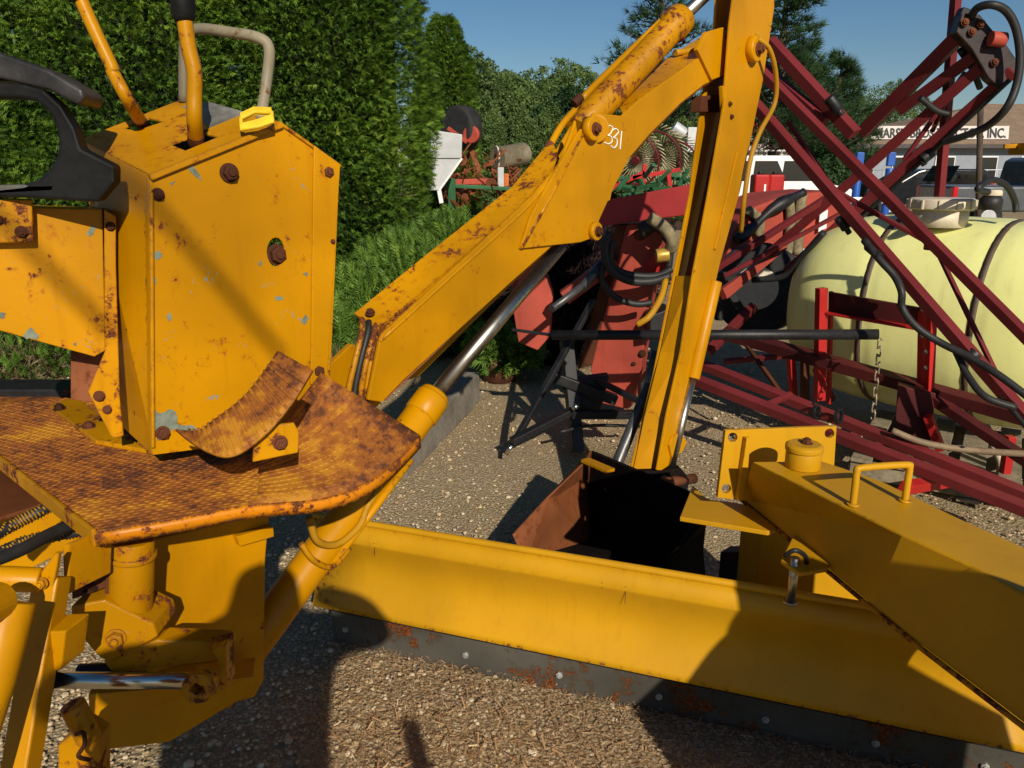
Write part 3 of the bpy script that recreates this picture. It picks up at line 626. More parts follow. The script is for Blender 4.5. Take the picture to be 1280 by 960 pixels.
strip([bq(788, 194, -.008), bq(812, 167, -.008), bq(850, 129, -.008), bq(880, 106, -.008), bq(912, 92, -.008)], [bq(788, 194, -.15), bq(812, 167, -.15), bq(850, 129, -.15), bq(880, 106, -.15), bq(912, 92, -.15)], .008, 'boom_bottom_plate', 'bucket')
strip([bq(655, 330, -.008), bq(560, 423, -.008), bq(480, 500, -.008)], [bq(655, 330, -.15), bq(560, 423, -.15), bq(480, 500, -.15)], .008, 'boom_bottom_plate', 'bucket')
m = MB(); m.tube(smooth_path([bq(844, 66, -.11), bq(870, 62, -.08), bq(900, 45, -.03), bq(930, 38, .03), bq(948, 46, .05), bq(955, 58, .055)], 6), .013, 12); m.build('boom_hose', 'yellowhose', BH)
# bosses and pins
def boss(x, y, r, L, nm='pin_boss', mat='yellow_clean', k=.013, br=None):
    c = bq(x, y, k); m = MB(); m.tube([c-N*.005, c+N*(L-.003), c+N*L], [r, r, r*.93], 28); o = m.build(nm, mat, BH); bolt(c+N*L, N, br or r*.45, BH); return o
boss(736, 161, .040, .026, br=.017); boss(742, 289, .032, .018, k=.012, br=.015)
m = MB(); m.cyl(bq(744, 161, .01), bq(744, 161, -.30), .047, 26); m.cyl(bq(744, 161, -.3), bq(744, 161, -.33), .028, 20); m.build('knee_pin', 'yellow_clean', BH, .003)
m = MB(); m.cyl(bq(742, 289, .0), bq(742, 289, -.18), .022, 20); m.build('cylinder_pin', 'steel', BH)
# chalk number
def txt(s, size, mat, nm, parent, origin, ax, ay, bold=0., ext=.0006, sx=1.):
    cu = bpy.data.curves.new(nm, 'FONT'); cu.body = s; cu.size = size; cu.extrude = ext; cu.offset = bold; cu.resolution_u = 3; o = bpy.data.objects.new(nm, cu)
    COL.objects.link(o); dg = bpy.context.evaluated_depsgraph_get(); me = bpy.data.meshes.new_from_object(o.evaluated_get(dg)); bpy.data.objects.remove(o)
    ax = Vector(ax).normalized(); ay = Vector(ay); ay = (ay-ax*ay.dot(ax)).normalized(); az = ax.cross(ay); L = root_loc(parent)
    for v in me.vertices: v.co = Vector(origin)-L+ax*v.co.x*sx+ay*v.co.y+az*v.co.z
    me.materials.clear(); me.materials.append(M[mat]); p = bpy.data.objects.new(nm, me); COL.objects.link(p); p.parent = parent; return p
K2 = BP.off(.0135)
m = MB()
def stroke(pts):
    m.tube(smooth_path([K2(p[0]+4, p[1]) for p in pts], 6), .0022, 6)
stroke([(754, 160), (758, 157), (762, 160), (759, 167), (756, 169), (760, 171), (761, 177), (756, 180), (752, 178)])
stroke([(761, 163), (766, 161), (769, 165), (765, 170), (763, 172), (767, 174), (767, 181), (763, 185), (760, 182)])
stroke([(773, 164), (772, 176), (771, 187)])
m.build('chalk_number', 'chalk', BH)
# lift cylinder of the dipper on top of the boom
m = MB(); ca = bq(736, 148, -.09); cb = bq(852, 22, -.09); ax = (cb-ca).normalized()
m.tube([ca-ax*.08, ca, ca+ax*.01, cb-ax*.10, cb-ax*.09, cb-ax*.015, cb], [.044, .048, .054, .054, .063, .063, .052], 28); cyo = m.build('dipper_cylinder', 'yellow_mid', BH)
m = MB(); m.cyl(cb-ax*.01, bq(950, -70, -.09), .026, 20); m.build('cylinder_rod', 'rod', cyo)
po = Vector((0, 0, .075))+N*-.075
m = MB(); m.tube(smooth_path([bq(655, 250, -.12), bq(672, 215, -.14), bq(700, 160, -.15), bq(728, 128, -.14), bq(740, 110, -.13), bq(833, 20, -.13), bq(839, 14, -.11)], 6), .0125, 12); m.build('hydraulic_pipe', 'yellow_clean', BH)
m = MB(); m.tube(smooth_path([bq(650, 265, -.10), bq(672, 232, -.11), bq(700, 185, -.11), bq(722, 150, -.11), bq(740, 130, -.10)], 6), .010, 12); m.build('hydraulic_pipe', 'yellow_clean', BH)
for f0_, f1_, fr_ in (((838, 10, -.13), (842, 25, -.10), .014), ((717, 130, -.14), (726, 121, -.13), .017), ((684, 186, -.15), (690, 178, -.14), .016)):
    m = MB(); m.tube([bq(*f0_), bq(*f1_)], fr_, 12); m.build('pipe_fitting', 'rust', BH, .002)
m = MB(); m.tube(smooth_path([bq(700, 250, -.06), bq(712, 215, -.05), bq(735, 192, -.05), bq(742, 180, -.06)], 6), .008, 10); m.tube(smooth_path([bq(655, 275, -.07), bq(690, 240, -.05), bq(720, 200, -.05)], 6), .008, 10); m.build('hydraulic_hose', 'yellow_edge', BH)
# dipper: two side plates and a web; the open side looks at us
def dp(x, y, k): return BP.off(k)(x, y)
right = [(968, -60), (968, 10), (954, 100), (925, 240), (900, 330), (884, 400), (868, 440), (852, 520), (838, 588), (822, 588), (834, 520), (852, 440), (866, 350), (885, 250), (905, 135), (913, 30), (925, -60)]
DR = .055; DLk = -.065
m = MB(); m.prism([dp(x, y, DR) for x, y in right], -N*.012); DI = m.build('dipper_plate', 'yellow_clean', BH, .003)
dl = dp(905, 100, DLk)-dp(905, 100, DR)
lp_ = [dp(x, y, DLk) for x, y in [(920, -60), (917, 40), (905, 140), (884, 260), (868, 350), (852, 440), (838, 520), (826, 588), (789, 588), (800, 545), (818, 470), (842, 350), (863, 245), (878, 130), (893, 45), (900, -60)]]
m = MB(); m.prism(lp_, -N*.012); m.build('dipper_plate', 'yellow_clean', BH, .003)
m = MB(); m.grid([[dp(x, y, DR-.02), dp(x2, y, DLk+.006)] for x, y, x2 in ((866, 345, 846), (852, 440, 826), (836, 520, 806), (824, 586, 792))], False); m.build('dipper_face_plate', 'yellow_clean', BH, 0, solid=.008)
m = MB(); m.cyl(dp(894, 352, .062), dp(866, 473, .062), .030, 24); m.build('bucket_cylinder', 'yellow_clean', BH, .003)
m = MB(); webp = [(948, -60), (945, 30), (932, 110), (903, 250), (880, 352)]
m.grid([[dp(x, y, DR-.014), dp(x, y, DR-.014)-N*(DR-DLk-.028)] for x, y in webp], False); m.build('dipper_web', 'bucket', BH, 0, solid=.01)
m = MB(); m.prism([dp(*p, .015) for p in ((872, 62), (884, 40), (905, 34), (912, 92), (890, 100))], -N*.02); m.build('dipper_ear', 'yellow_clean', BH, .003)
m = MB(); m.bar(dp(921, 190, DR+.004), dp(893, 312, DR+.004), .012, .014, N); m.build('dipper_rib', 'yellow_clean', BH, .004)
c = dp(938, 62, DR); m = MB(); m.tube([c-N*.01, c+N*.03, c+N*.034], [.052, .052, .048], 28); m.build('pin_boss', 'yellow_clean', BH); bolt(c+N*.034, N, .022, BH)
m = MB(); m.cyl(c-N*.012, c-N*.22, .04, 22); m.build('dipper_pin', 'rust', BH)
m = MB(); c2 = dp(908, 128, DR-.02); m.prism([dp(898, 108, .03), dp(912, 105, .03), dp(912, 150, .03), dp(906, 160, .03), dp(900, 150, .03)], N*.02); m.build('lug', 'yellow_clean', BH, .003)
bolt(dp(912, 130, DR+.001), N, .009, BH); bolt(dp(914, 146, DR+.001), N, .009, BH)
m = MB(); m.prism([dp(878, 120, -.04), dp(905, 118, -.04), dp(905, 140, -.04), dp(876, 140, -.04)], -N*.05); m.build('stop_block', 'rust', BH, .003)
m = MB(); m.prism([dp(838, 545, DR), dp(848, 540, DR), dp(856, 552, DR), dp(850, 564, DR), dp(838, 574, DR), dp(834, 556, DR)], N*.012); m.build('lug', 'yellow_edge', BH, .003)
# yellow hose looping down the dipper
m = MB(); m.tube(smooth_path([dp(947, 48, DR+.03), dp(962, 62, DR+.06), dp(970, 95, DR+.06), dp(968, 130, DR+.05), dp(950, 165, DR+.04), dp(938, 200, DR+.03), dp(930, 250, DR+.03), dp(926, 290, DR+.0)], 8), .0105, 12); m.build('hydraulic_hose', 'yellowhose', BH)
m = MB(); m.tube(smooth_path([D(832, 350, 3.3), D(826, 372, 3.2), D(812, 395, 3.15), D(796, 406, 3.15)], 6), .013, 12); m.build('hydraulic_hose', 'yellowhose', BH)
m = MB(); m.cyl(dp(866, 470, .062), dp(838, 588, .062), .019, 20); m.build('bucket_rod', 'rod', BH)
m = MB(); m.tube([dp(818, 468, -.16), dp(800, 510, -.16), dp(772, 578, -.16), dp(760, 615, -.16)], .026, 18); m.tube([dp(822, 440, -.16), dp(808, 505, -.16)], .031, 18); m.build('bucket_link', 'steel', BH)
# boom lift cylinder
bc = BP.off(-.07); q0 = bc(345, 765); q1 = bc(545, 492); ax = (q1-q0).normalized()
m = MB(); m.tube([q0-ax*.25, q0, q1-ax*.01, q1], [.05, .05, .05, .046], 30); m.tube([q1-ax*.09, q1-ax*.085, q1-ax*.02, q1-ax*.012], [.05, .054, .054, .05], 30); bcy = m.build('boom_cylinder', 'yellow_clean', BH)
m = MB(); m.cyl(q1-ax*.01, bc(700, 308), .0245, 26); m.build('cylinder_rod', 'rod', bcy)
m = MB(); m.tube(smooth_path([bc(372, 640)+N*.05, bc(380, 668)+N*.06, bc(405, 672)+N*.06, bc(432, 650)+N*.06, bc(446, 625)+N*.05, bc(470, 590)+N*.05], 8), .010, 12); m.build('hydraulic_hose', 'yellowhose', BH)
m = MB(); m.tube([bc(500, 555)+N*.045+Vector((0, 0, -.04)), bc(400, 680)+N*.045+Vector((0, 0, -.05))], .011, 12); m.build('hydraulic_pipe', 'yellow_clean', BH)
m = MB(); u2 = bc(372, 700); m.tube(smooth_path([bc(362, 672)+N*.05, bc(372, 690)+N*.07, bc(398, 700)+N*.06, bc(425, 680)+N*.04], 6), .008, 10); m.build('hose_clamp', 'yellow_edge', BH)
# bucket
L0 = D(731, 576, 3.16); W = G(885, 642, L0.z)-L0; th = .012
side = [Vector((0, 0, 0)), D(682, 623, 3.02)-L0, D(640, 668, 2.86)-L0, D(655, 700, 2.84)-L0, Vector((.02, .02, -.45+.0))+Vector((0, 0, 0)), Vector((.03, .16, -.40)), Vector((.03, .22, -.2)), Vector((.03, .12, .0))]
side = [L0+s_ for s_ in side]
for s_ in side:
    if s_.z < .02: s_.z = .02
m = MB(); m.prism(side, (.012, 0, 0)); m.build('bucket_side', 'bucket', BH, .002)
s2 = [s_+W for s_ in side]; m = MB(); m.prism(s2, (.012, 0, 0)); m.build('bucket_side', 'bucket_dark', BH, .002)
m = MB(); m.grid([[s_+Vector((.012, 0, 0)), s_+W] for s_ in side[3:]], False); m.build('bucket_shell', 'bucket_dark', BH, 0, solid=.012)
m = MB(); m.bar(L0+W*.0+Vector((0, .0, .004)), L0+W*.24+Vector((0, 0, .004)), .045, .014); m.build('bucket_rim', 'yellow_edge', BH, .002)
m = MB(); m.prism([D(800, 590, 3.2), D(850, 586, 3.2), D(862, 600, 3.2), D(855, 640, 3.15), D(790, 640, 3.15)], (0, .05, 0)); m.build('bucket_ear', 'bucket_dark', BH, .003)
m = MB(); m.cyl(D(815, 606, 3.12), D(868, 598, 3.25), .022, 18); m.build('bucket_pin', 'rust', BH)
# ================================================================== REAR BLADE
RB = empty('rear_blade', (.5, 2.2, 0), 'yellow grader blade lying on the gravel with its box beam and flange plate', 'grader blade')
bl0 = G(405, 813, 0); bl1 = G(1000, 948, 0); bd = (bl1-bl0); bd.z = 0; bd.normalize(); bn = Vector((bd.y, -bd.x, 0))  # toward us
if bn.y > 0: bn = -bn
LEN = 2.15
prof = []   # (toward us, up): curved mouldboard seen from its hollow side
for t in np.linspace(0, 1, 15):
    h = .12+.36*t; prof.append((.048-.052*math.sin(math.pi*(.06+.80*t))**1.2, .195+.247*t))
prof += [(prof[-1][0]+.004, .450), (prof[-1][0]-.008, .478), (prof[-1][0]-.028, .500)]
def moldp(s, i, k=0.): a, h = prof[i]; return bl0+bd*s+bn*(a-k)+Vector((0, 0, h))
ss = np.linspace(.0, LEN, 12)
m = MB(); m.grid([[moldp(s_, i) for s_ in ss] for i in range(len(prof))]); m.build('mouldboard', 'blade', RB, 0, solid=.010)
tr = [bl0+bd*s_+bn*.0+Vector((0, 0, 0)) for s_ in ss]
a, h = prof[-1]; m = MB()
m.tube(smooth_path([bl0+bd*s_+bn*(a+.002)+Vector((0, 0, h+.004)) for s_ in ss], 2), .011, 12); m.build('top_roll', 'blade', RB)
m = MB(); a, h = prof[0]; a -= .11; m.prism([bl0+bn*(a+.012)+Vector((0, 0, .0)), bl0+bn*(a+.012)+Vector((0, 0, .20)), bl0+bd*LEN+bn*(a+.012)+Vector((0, 0, .20)), bl0+bd*LEN+bn*(a+.012)+Vector((0, 0, .0))], -bn*.016)
m.build('cutting_edge', 'cutting', RB, .002)
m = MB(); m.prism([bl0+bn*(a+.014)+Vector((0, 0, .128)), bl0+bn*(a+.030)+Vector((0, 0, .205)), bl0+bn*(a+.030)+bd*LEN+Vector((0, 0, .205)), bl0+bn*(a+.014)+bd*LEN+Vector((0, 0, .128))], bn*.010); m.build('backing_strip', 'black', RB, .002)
def s_at(px): r = ray(px, 850); return (r.x*bl0.y-r.y*bl0.x)/(r.y*bd.x-r.x*bd.y)
for s_ in [s_at(q) for q in (425, 574, 693, 822, 962, 1110, 1260)]:
    o_ = bolt(bl0+bd*s_+bn*(a+.009)+Vector((0, 0, .062)), bn, .0115, RB, 'boltlight', 'plough_bolt')
m = MB(); m.prism([moldp(0, i, .006) for i in range(len(prof))]+[moldp(0, len(prof)-1, .05), moldp(0, 0, .03)], -bd*.008); m.build('end_plate', 'blade', RB, .001)
for px_, L_ in ((483, .035), (752, .012), (780, .05)):
    q = bl0+bd*s_at(px_)+bn*(prof[-4][0]+.0058)+Vector((0, 0, .452)); m = MB(); m.prism([q+bd*dx_+Vector((0, 0, dz_)) for dx_, dz_ in ((-.006, .004), (-.001, .006), (.006, .003), (.004, -.001), (.0012, -.004), (.0006, -L_), (-.0006, -L_), (-.0012, -.004), (-.005, -.001))], bn*.0006); m.build('rust_drip', 'rust', RB)
# frame behind the blade
m = MB(); m.bar(bl0+bd*.3-bn*.16+Vector((0, 0, .27)), bl0+bd*1.9-bn*.16+Vector((0, 0, .27)), .08, .08); m.build('back_rail', 'blade', RB, .004)
# box beam
zt = .82; e0 = G(935, 598, zt); bA = G(1048, 600, zt); bB = G(1290, 694, zt)
fA = G(930, 592, zt)
pA = G(1290, 760, zt)
n0 = G(918, 560, zt)
beam_l = [G(940, 577, zt), G(1128, 668, zt), G(1215, 707, zt), G(1330, 770, zt), G(1480, 860, zt)]
beam_r = [G(1028, 576, zt), G(1100, 600, zt), G(1200, 648, zt), G(1330, 706, zt), G(1520, 800, zt)]
lowe = [G(x, y, zt-.2) for x, y in ((926, 622), (1090, 757), (1150, 806), (1280, 905), (1400, 998))]; lowr = [p+Vector((0, 0, -.2)) for p in beam_r]
m = MB(); lo = [lowe[0], lowe[1], lowe[2], lowe[3], lowe[4]]
def rg(tl, tr, bl_, br): return [m.b.verts.new(p) for p in (tl, tr, br, bl_)]
rr_ = [rg(a_, b_, c_, d_) for a_, b_, c_, d_ in zip(beam_l, beam_r, lo, lowr)]
for q_ in range(4):
    for k_ in range(4): m.b.faces.new((rr_[q_][k_], rr_[q_][(k_+1) % 4], rr_[q_+1][(k_+1) % 4], rr_[q_+1][k_]))
m.b.faces.new(rr_[0]); m.b.faces.new(rr_[-1][::-1]); m.build('box_beam', 'blade', RB, .005)
m = MB()
for a_, b_ in zip(beam_l[:-1], beam_l[1:]):
    pass
lowe = [p+Vector((-.002, 0, -.004)) for p in lowe]
m.tube([lowe[0], lowe[1], lowe[2], lowe[3], lowe[4]], .006, 8); m.build('beam_weld', 'yellow_rusty', RB)
# flange plate with holes
FP = Plane(D(900, 620, 2.16), D(1046, 560, 2.24))
def fq(x, y, k=0.): return FP.off(k)(x, y)
hl = [[fq(cx+6*math.cos(a), cy+6*math.sin(a)) for a in np.linspace(0, 2*math.pi, 13)[:-1]] for cx, cy in ((916, 547), (1037, 542), (908, 611))]
m = MB(); m.prism([fq(907, 538), fq(1046, 533), fq(1043, 580), fq(1040, 640), fq(897, 622)], -FP.n*.014, hl); m.build('flange_plate', 'blade', RB, .0015)
m = MB(); m.prism([fq(934, 545, .002), fq(931, 585, .002), fq(924, 622, .002), fq(918, 622, .002), fq(929, 545, .002)], FP.n*.02); m.build('flange_gusset', 'blade', RB, .002)
cp = G(1003, 583, zt+.001); m = MB(); m.tube([cp, cp+Vector((0, 0, .045))], .046, 32); m.tube([cp+Vector((0, 0, .047)), cp+Vector((0, 0, .06)), cp+Vector((0, 0, .066))], [.049, .049, .040], 32); cpo = m.build('swivel_cap', 'blade', RB, .001)
bolt(cp+Vector((0.005, 0, .064)), (0, 0, 1), .013, RB)
# grab handle
ha = G(1066, 632, zt); hb = G(1131, 627, zt); m = MB()
hz_ = Vector((0, 0, .095)); m.tube(smooth_path([ha, ha+hz_*.55, ha+hz_*.9, ha+hz_+(hb-ha)*.08, hb+hz_+(ha-hb)*.08, hb+hz_*.9, hb+hz_*.55, hb], 5), .0085, 12); m.tube([ha, ha+Vector((0, 0, .006))], .014, 14); m.tube([hb, hb+Vector((0, 0, .006))], .014, 14); m.build('grab_handle', 'blade', RB)
# added plate out of the frame, outlined to shade the right half of the blade
m = MB(); m.prism([(.79, .62, .25), (.79, .62, .80), (.985, .62, 1.08), (.99, .62, 1.24), (1.03, .62, 1.29), (1.11, .62, 1.305), (1.19, .62, 1.24), (1.27, .62, 1.12), (1.36, .62, 1.0), (1.55, .62, .86), (1.56, .62, .25)], (0, .03, 0)); m.build('shade_plate', 'blade', RB, .005)
m = MB(); m.bar((beam_l[-1]+beam_r[-1])/2+Vector((-.03, .02, -.11)), (1.18, .655, .72), .12, .14); m.build('draw_bar', 'blade', RB, .006)
# lower plate, post, hitch pin
m = MB(); m.prism([G(866, 606, .62), G(884, 624, .62), G(920, 628, .62), G(1000, 650, .62), G(960, 664, .62), G(850, 646, .62)], (0, 0, -.014)); m.build('swing_plate', 'blade', RB, .002)
m = MB(); pc_ = D(985, 700, 2.28); m.prism([Vector((pc_.x-.12, 2.20, .20)), Vector((pc_.x+.2, 2.14, .20)), Vector((pc_.x+.2, 2.36, .20)), Vector((pc_.x-.12, 2.40, .20))], (0, 0, .40)); m.build('pivot_post', 'blade', RB, .004)
m = MB(); m.prism([G(976, 700, .64), G(992, 668, .64), G(1040, 694, .64), G(1034, 710, .64), G(1000, 716, .64)], (0, 0, -.012)); m.build('pin_bracket', 'blade', RB, .003)
cpn = G(993, 706, .64); m = MB(); m.tube([cpn+Vector((0, 0, .02)), cpn+Vector((0, 0, -.10))], .011, 16); m.tube([cpn+Vector((0, 0, -.1)), cpn+Vector((0, 0, -.106))], .018, 16); m.build('hitch_pin', 'rod', RB)
m = MB(); m.tube(smooth_path([cpn+Vector((-.03, -.01, .03)), cpn+Vector((-.01, -.02, .05)), cpn+Vector((.02, -.01, .03)), cpn+Vector((.03, 0, .005))], 5), .006, 10); m.build('pin_clip', 'black', RB)
m = MB(); m.prism([D(930, 690, 2.6), D(900, 690, 2.6), D(896, 760, 2.6), D(925, 770, 2.6)], (0.05, .05, 0)); m.build('skid_foot', 'black', RB, .003)
# ================================================================== SPRAYER
SY = empty('field_sprayer', (2.3, 4.4, 0), 'folded field sprayer with pale yellow tank on dark red tube frame', 'sprayer')
ta0 = Vector((1.93, 5.25, .76)); ta1 = Vector((3.15, 3.92, .76)); R0 = .565
def tank():
    ax = (ta1-ta0); L = ax.length; ax.normalize(); sd = Vector((ax.y, -ax.x, 0)); m = MB(); rings = []; n = 48; K = 40
    for i in range(n+1):
        t = i/n; x = (t-.5)*2; r = (1-abs(x)**4.2)**(1/2.6) if abs(x) < 1 else 0
        r = max(r, .001); row = []
        g = 1+.0*math.sin(x*9)
        for bx in (-.30, .32):
            g -= .018*math.exp(-((x-bx)/.035)**2)
        for k in range(K+1):
            a = 2*math.pi*k/K; c, s_ = math.cos(a), math.sin(a); e = .86
            cx = math.copysign(abs(c)**e, c); sx = math.copysign(abs(s_)**e, s_)
            row.append(ta0+ax*L*t+(sd*cx*.98+Vector((0, 0, 1))*sx)*R0*r*g)
        rings.append(row)
    m.grid(rings); bmesh.ops.remove_doubles(m.b, verts=m.b.verts[:], dist=.0005); m.build('tank', 'tank', SY)
    for t in (.345, .66):
        m = MB(); c = ta0+ax*L*t; pts = [c+(sd*math.copysign(abs(math.cos(a))**.86, math.cos(a))*.98+Vector((0, 0, 1))*math.copysign(abs(math.sin(a))**.86, math.sin(a)))*R0*.985 for a in np.linspace(0, 2*math.pi, 49)[:-1]]
        rows_ = [[p-ax*.015, p+ax*.015] for p in pts+[pts[0]]]; m.grid(rows_); m.build('tank_strap', plain('strap_rubber', (.09, .06, .04, 1), .6), SY, 0, solid=.010)
    return ax, L
tax, tL = tank()
lid = D(1176, 262, 4.45); m = MB(); m.tube([lid+Vector((0, 0, -.09)), lid+Vector((0, 0, .001))], .14, 36); m.build('tank_neck', 'cream', SY); m = MB(); m.tube([lid+Vector((0, 0, .002)), lid+Vector((0, 0, .008)), lid+Vector((0, 0, .055)), lid+Vector((0, 0, .062))], [.155, .165, .165, .15], 36); lo = m.build('tank_lid', 'cream', SY, .002)
m = MB()
for k in range(12): a = k*math.pi/6; m.box(lid+Vector((.166*math.cos(a), .166*math.sin(a), .03)), .012, .012, .05, a)
m.build('lid_ribs', 'cream', lo, .002)
m = MB(); v0 = D(1237, 262, 4.2); m.tube([v0, v0+Vector((0, 0, .05)), v0+Vector((0, 0, .07))], [.055, .055, .04], 20); m.build('vent_base', 'hose', SY)
m = MB(); m.tube([v0+Vector((0, 0, .07)), v0+Vector((0, 0, .10))], .048, 18); m.build('vent_cap', 'cream', SY, .003)
def sbar(name, a, b, t, mat='red', w=None, dz=0): 
    m = MB(); m.bar(D(*a), D(*b), w or t, t, (0, -.4, 1)); return m.build(name, mat, SY, .003)
# left pair of folded arms (near)
sbar('boom_arm', (938, 124, 4.7), (1290, 531, 3.35), .052); sbar('boom_arm', (946, 84, 4.7), (1290, 428, 3.45), .046)
sbar('boom_arm', (962, 52, 4.9), (1068, 168, 4.5), .062); sbar('boom_arm', (950, 80, 5.0), (1032, 152, 4.6), .046)
sbar('boom_brace', (985, 152, 4.55), (1043, 238, 4.3), .02); sbar('boom_brace', (1043, 238, 4.25), (1164, 305, 4.02), .022); sbar('boom_brace', (1168, 306, 3.95), (1256, 490, 3.5), .020)
# right pair
sbar('boom_arm', (1199, 45, 4.3), (1078, 166, 4.8), .068); sbar('boom_arm', (1224, 66, 4.25), (1125, 138, 4.6), .055)
sbar('boom_arm', (1230, 80, 4.25), (943, 333, 5.3), .055); sbar('boom_arm', (1268, 88, 4.2), (985, 338, 5.2), .062)
sbar('boom_upright', (1198, -40, 4.5), (1174, 246, 4.6), .042); sbar('boom_brace', (1207, 90, 4.4), (1130, 200, 4.6), .022); sbar('boom_brace', (1190, 110, 4.5), (1165, 165, 4.55), .02)
sbar('boom_arm', (1045, 240, 4.9), (880, 345, 5.0), .035)
sbar('boom_arm', (1060, 262, 4.8), (905, 345, 4.9), .022)
m = MB(); m.prism([D(*p, 4.2) for p in ((1195, 40), (1203, 16), (1225, 18), (1243, 40), (1256, 44), (1258, 55), (1276, 82), (1250, 110), (1236, 98), (1215, 62))], (.02, .10, 0)); ep = m.build('end_plate', plain('dark_worn_steel', (.035, .018, .018, 1), .55, 0, .4, .4), SY, .006)
m = MB(); m.tube([D(1238, 48, 4.16), D(1256, 50, 4.16)], .035, 16); m.build('hinge_boss', 'salmon', ep, .003)
for x, y in ((1206, 28), (1226, 30), (1243, 78), (1215, 40)): bolt(D(x, y, 4.19), (0, -1, .2), .016, SY, 'rust')
m = MB(); m.prism([D(1190, 40, 4.3), D(1205, 8, 4.3), D(1216, 12, 4.3), D(1222, 34, 4.3), D(1206, 50, 4.3)], (0, .06, 0)); m.build('hinge_plate', 'black', SY, .006)
def hose(pts, r, name='hose', mat='hose', parent=None, seg=10):
    m = MB(); m.tube(smooth_path([D(*p) for p in pts], 7), r, seg); return m.build(name, mat, parent or SY)
hose([(1213, 22, 4.2), (1222, 10, 4.15), (1240, 6, 4.1), (1258, 14, 4.1), (1270, 36, 4.1), (1275, 70, 4.1), (1271, 105, 4.1), (1258, 135, 4.1), (1235, 157, 4.2), (1205, 170, 4.3), (1178, 178, 4.4)], .019)
hose([(1200, 62, 4.3), (1215, 85, 4.35), (1225, 110, 4.4)], .016); hose([(1150, 122, 4.4), (1170, 138, 4.4), (1186, 143, 4.4)], .016)
hose([(1080, 300, 3.9), (1100, 325, 3.8), (1118, 345, 3.75), (1127, 365, 3.7), (1128, 385, 3.7), (1145, 408, 3.65), (1175, 428, 3.6), (1215, 448, 3.5), (1250, 470, 3.4), (1290, 500, 3.3)], .017)
hose([(1195, 440, 3.6), (1210, 470, 3.5), (1232, 496, 3.4), (1270, 510, 3.35)], .016)
hose([(1030, 290, 4.8), (1005, 318, 4.9), (980, 345, 5.0), (940, 350, 5.1)], .02); hose([(1235, 240, 4.15), (1222, 236, 4.0), (1240, 225, 4.1), (1258, 232, 4.15), (1268, 250, 4.2), (1270, 265, 4.2)], .016)
hose([(1115, 538, 3.75), (1150, 552, 3.7), (1190, 560, 3.65), (1230, 564, 3.6), (1290, 568, 3.5)], .016, 'drain_hose', plain('tan_hose', (.24, .17, .10, 1), .6)); hose([(1200, 585, 3.9), (1212, 598, 3.85), (1230, 606, 3.8), (1246, 602, 3.8), (1252, 580, 3.8), (1242, 556, 3.85)], .022, 'drain_pipe', 'cream')
hose([(942, 136, 4.66), (1000, 204, 4.5), (1060, 273, 4.25), (1120, 342, 3.98), (1180, 412, 3.75), (1240, 482, 3.5), (1290, 542, 3.3)], .011); hose([(1262, 100, 4.16), (1200, 158, 4.35), (1130, 222, 4.6), (1060, 288, 4.85), (1000, 345, 5.1)], .012)
for x, y, d in ((1000, 196, 4.45), (1066, 276, 4.18), (1140, 360, 3.88), (1215, 446, 3.58)):
    m = MB(); m.tube([D(x-5, y+3, d), D(x+5, y-5, d)], .034, 10); m.build('hose_tie', 'black', SY, .003)
for x, y, d in ((1163, 305, 4.0),):
    m = MB(); m.box(D(x, y, d), .05, .04, .06, .4); m.build('pivot_bracket', 'red', SY, .006); bolt(D(x, y, d)+Vector((0, -.022, 0)), (0, -1, 0), .010, SY)
# frame
sbar('frame_rail', (868, 452, 4.6), (1290, 621, 3.35), .050); sbar('frame_rail', (862, 472, 4.3), (1290, 640, 3.15), .052)
for x, y in ((975, 499), (1075, 540), (1105, 552)):
    sbar('frame_brace', (x-22, y+10, 4.0), (x+14, y-6, 4.1), .028)
sbar('frame_rail', (905, 416, 4.75), (1290, 524, 3.6), .065, 'reddark')
sbar('frame_rail', (1160, 494, 3.9), (1290, 580, 3.5), .05, 'reddark')
for (xa, ya, xb, yb, d, t) in ((1027, 360, 1024, 500, 4.35, .050), (1039, 364, 1036, 505, 4.42, .022), (1153, 388, 1150, 545, 3.95, .030), (1165, 392, 1160, 520, 3.9, .036)):
    sbar('frame_post', (xa, ya, d), (xb, yb, d), t, 'redbright')
m = MB(); m.prism([D(1036, 365, 4.36), D(1150, 385, 3.96), D(1150, 412, 3.96), D(1036, 392, 4.36)], (.02, .02, 0)); m.build('cradle_panel', 'reddark', SY, .003)
m = MB(); m.bar(D(1034, 391, 4.34), D(1150, 411, 3.94), .05, .014); m.build('cradle_flange', 'redbright', SY, .003)
m = MB(); m.prism([D(1122, 482, 3.9), D(1170, 492, 3.85), D(1163, 556, 3.85), D(1118, 545, 3.9)], (.05, .10, 0)); m.build('frame_gusset', 'reddark', SY, .004)
for (xa, ya, xb, yb, d) in ((988, 440, 992, 500, 4.7), (1006, 440, 1006, 500, 4.6), (1160, 520, 1176, 562, 3.8), (1263, 545, 1256, 592, 3.7), (1020, 460, 1040, 500, 4.6)):
    sbar('frame_leg', (xa, ya, d), (xb, yb, d), .04, 'redbright' if d != 4.6 else 'rust')
sbar('frame_brace', (905, 452, 4.9), (1010, 442, 4.7), .03, 'red'); sbar('frame_brace', (943, 382, 5.1), (885, 440, 5.0), .05, 'red'); sbar('frame_brace', (925, 420, 4.7), (975, 490, 4.3), .022, 'rust'); sbar('frame_brace', (1130, 610, 3.35), (1190, 600, 3.6), .05, 'redbright')
m = MB()
for (x, y, d) in ((1018, 515, 4.0), (1046, 520, 3.9), (1015, 512, 4.1)): m.hole(D(x, y, d), (.6, -.6, .1), .028, .040, .02, 16)
m.build('hose_clips', 'black', SY, .002)
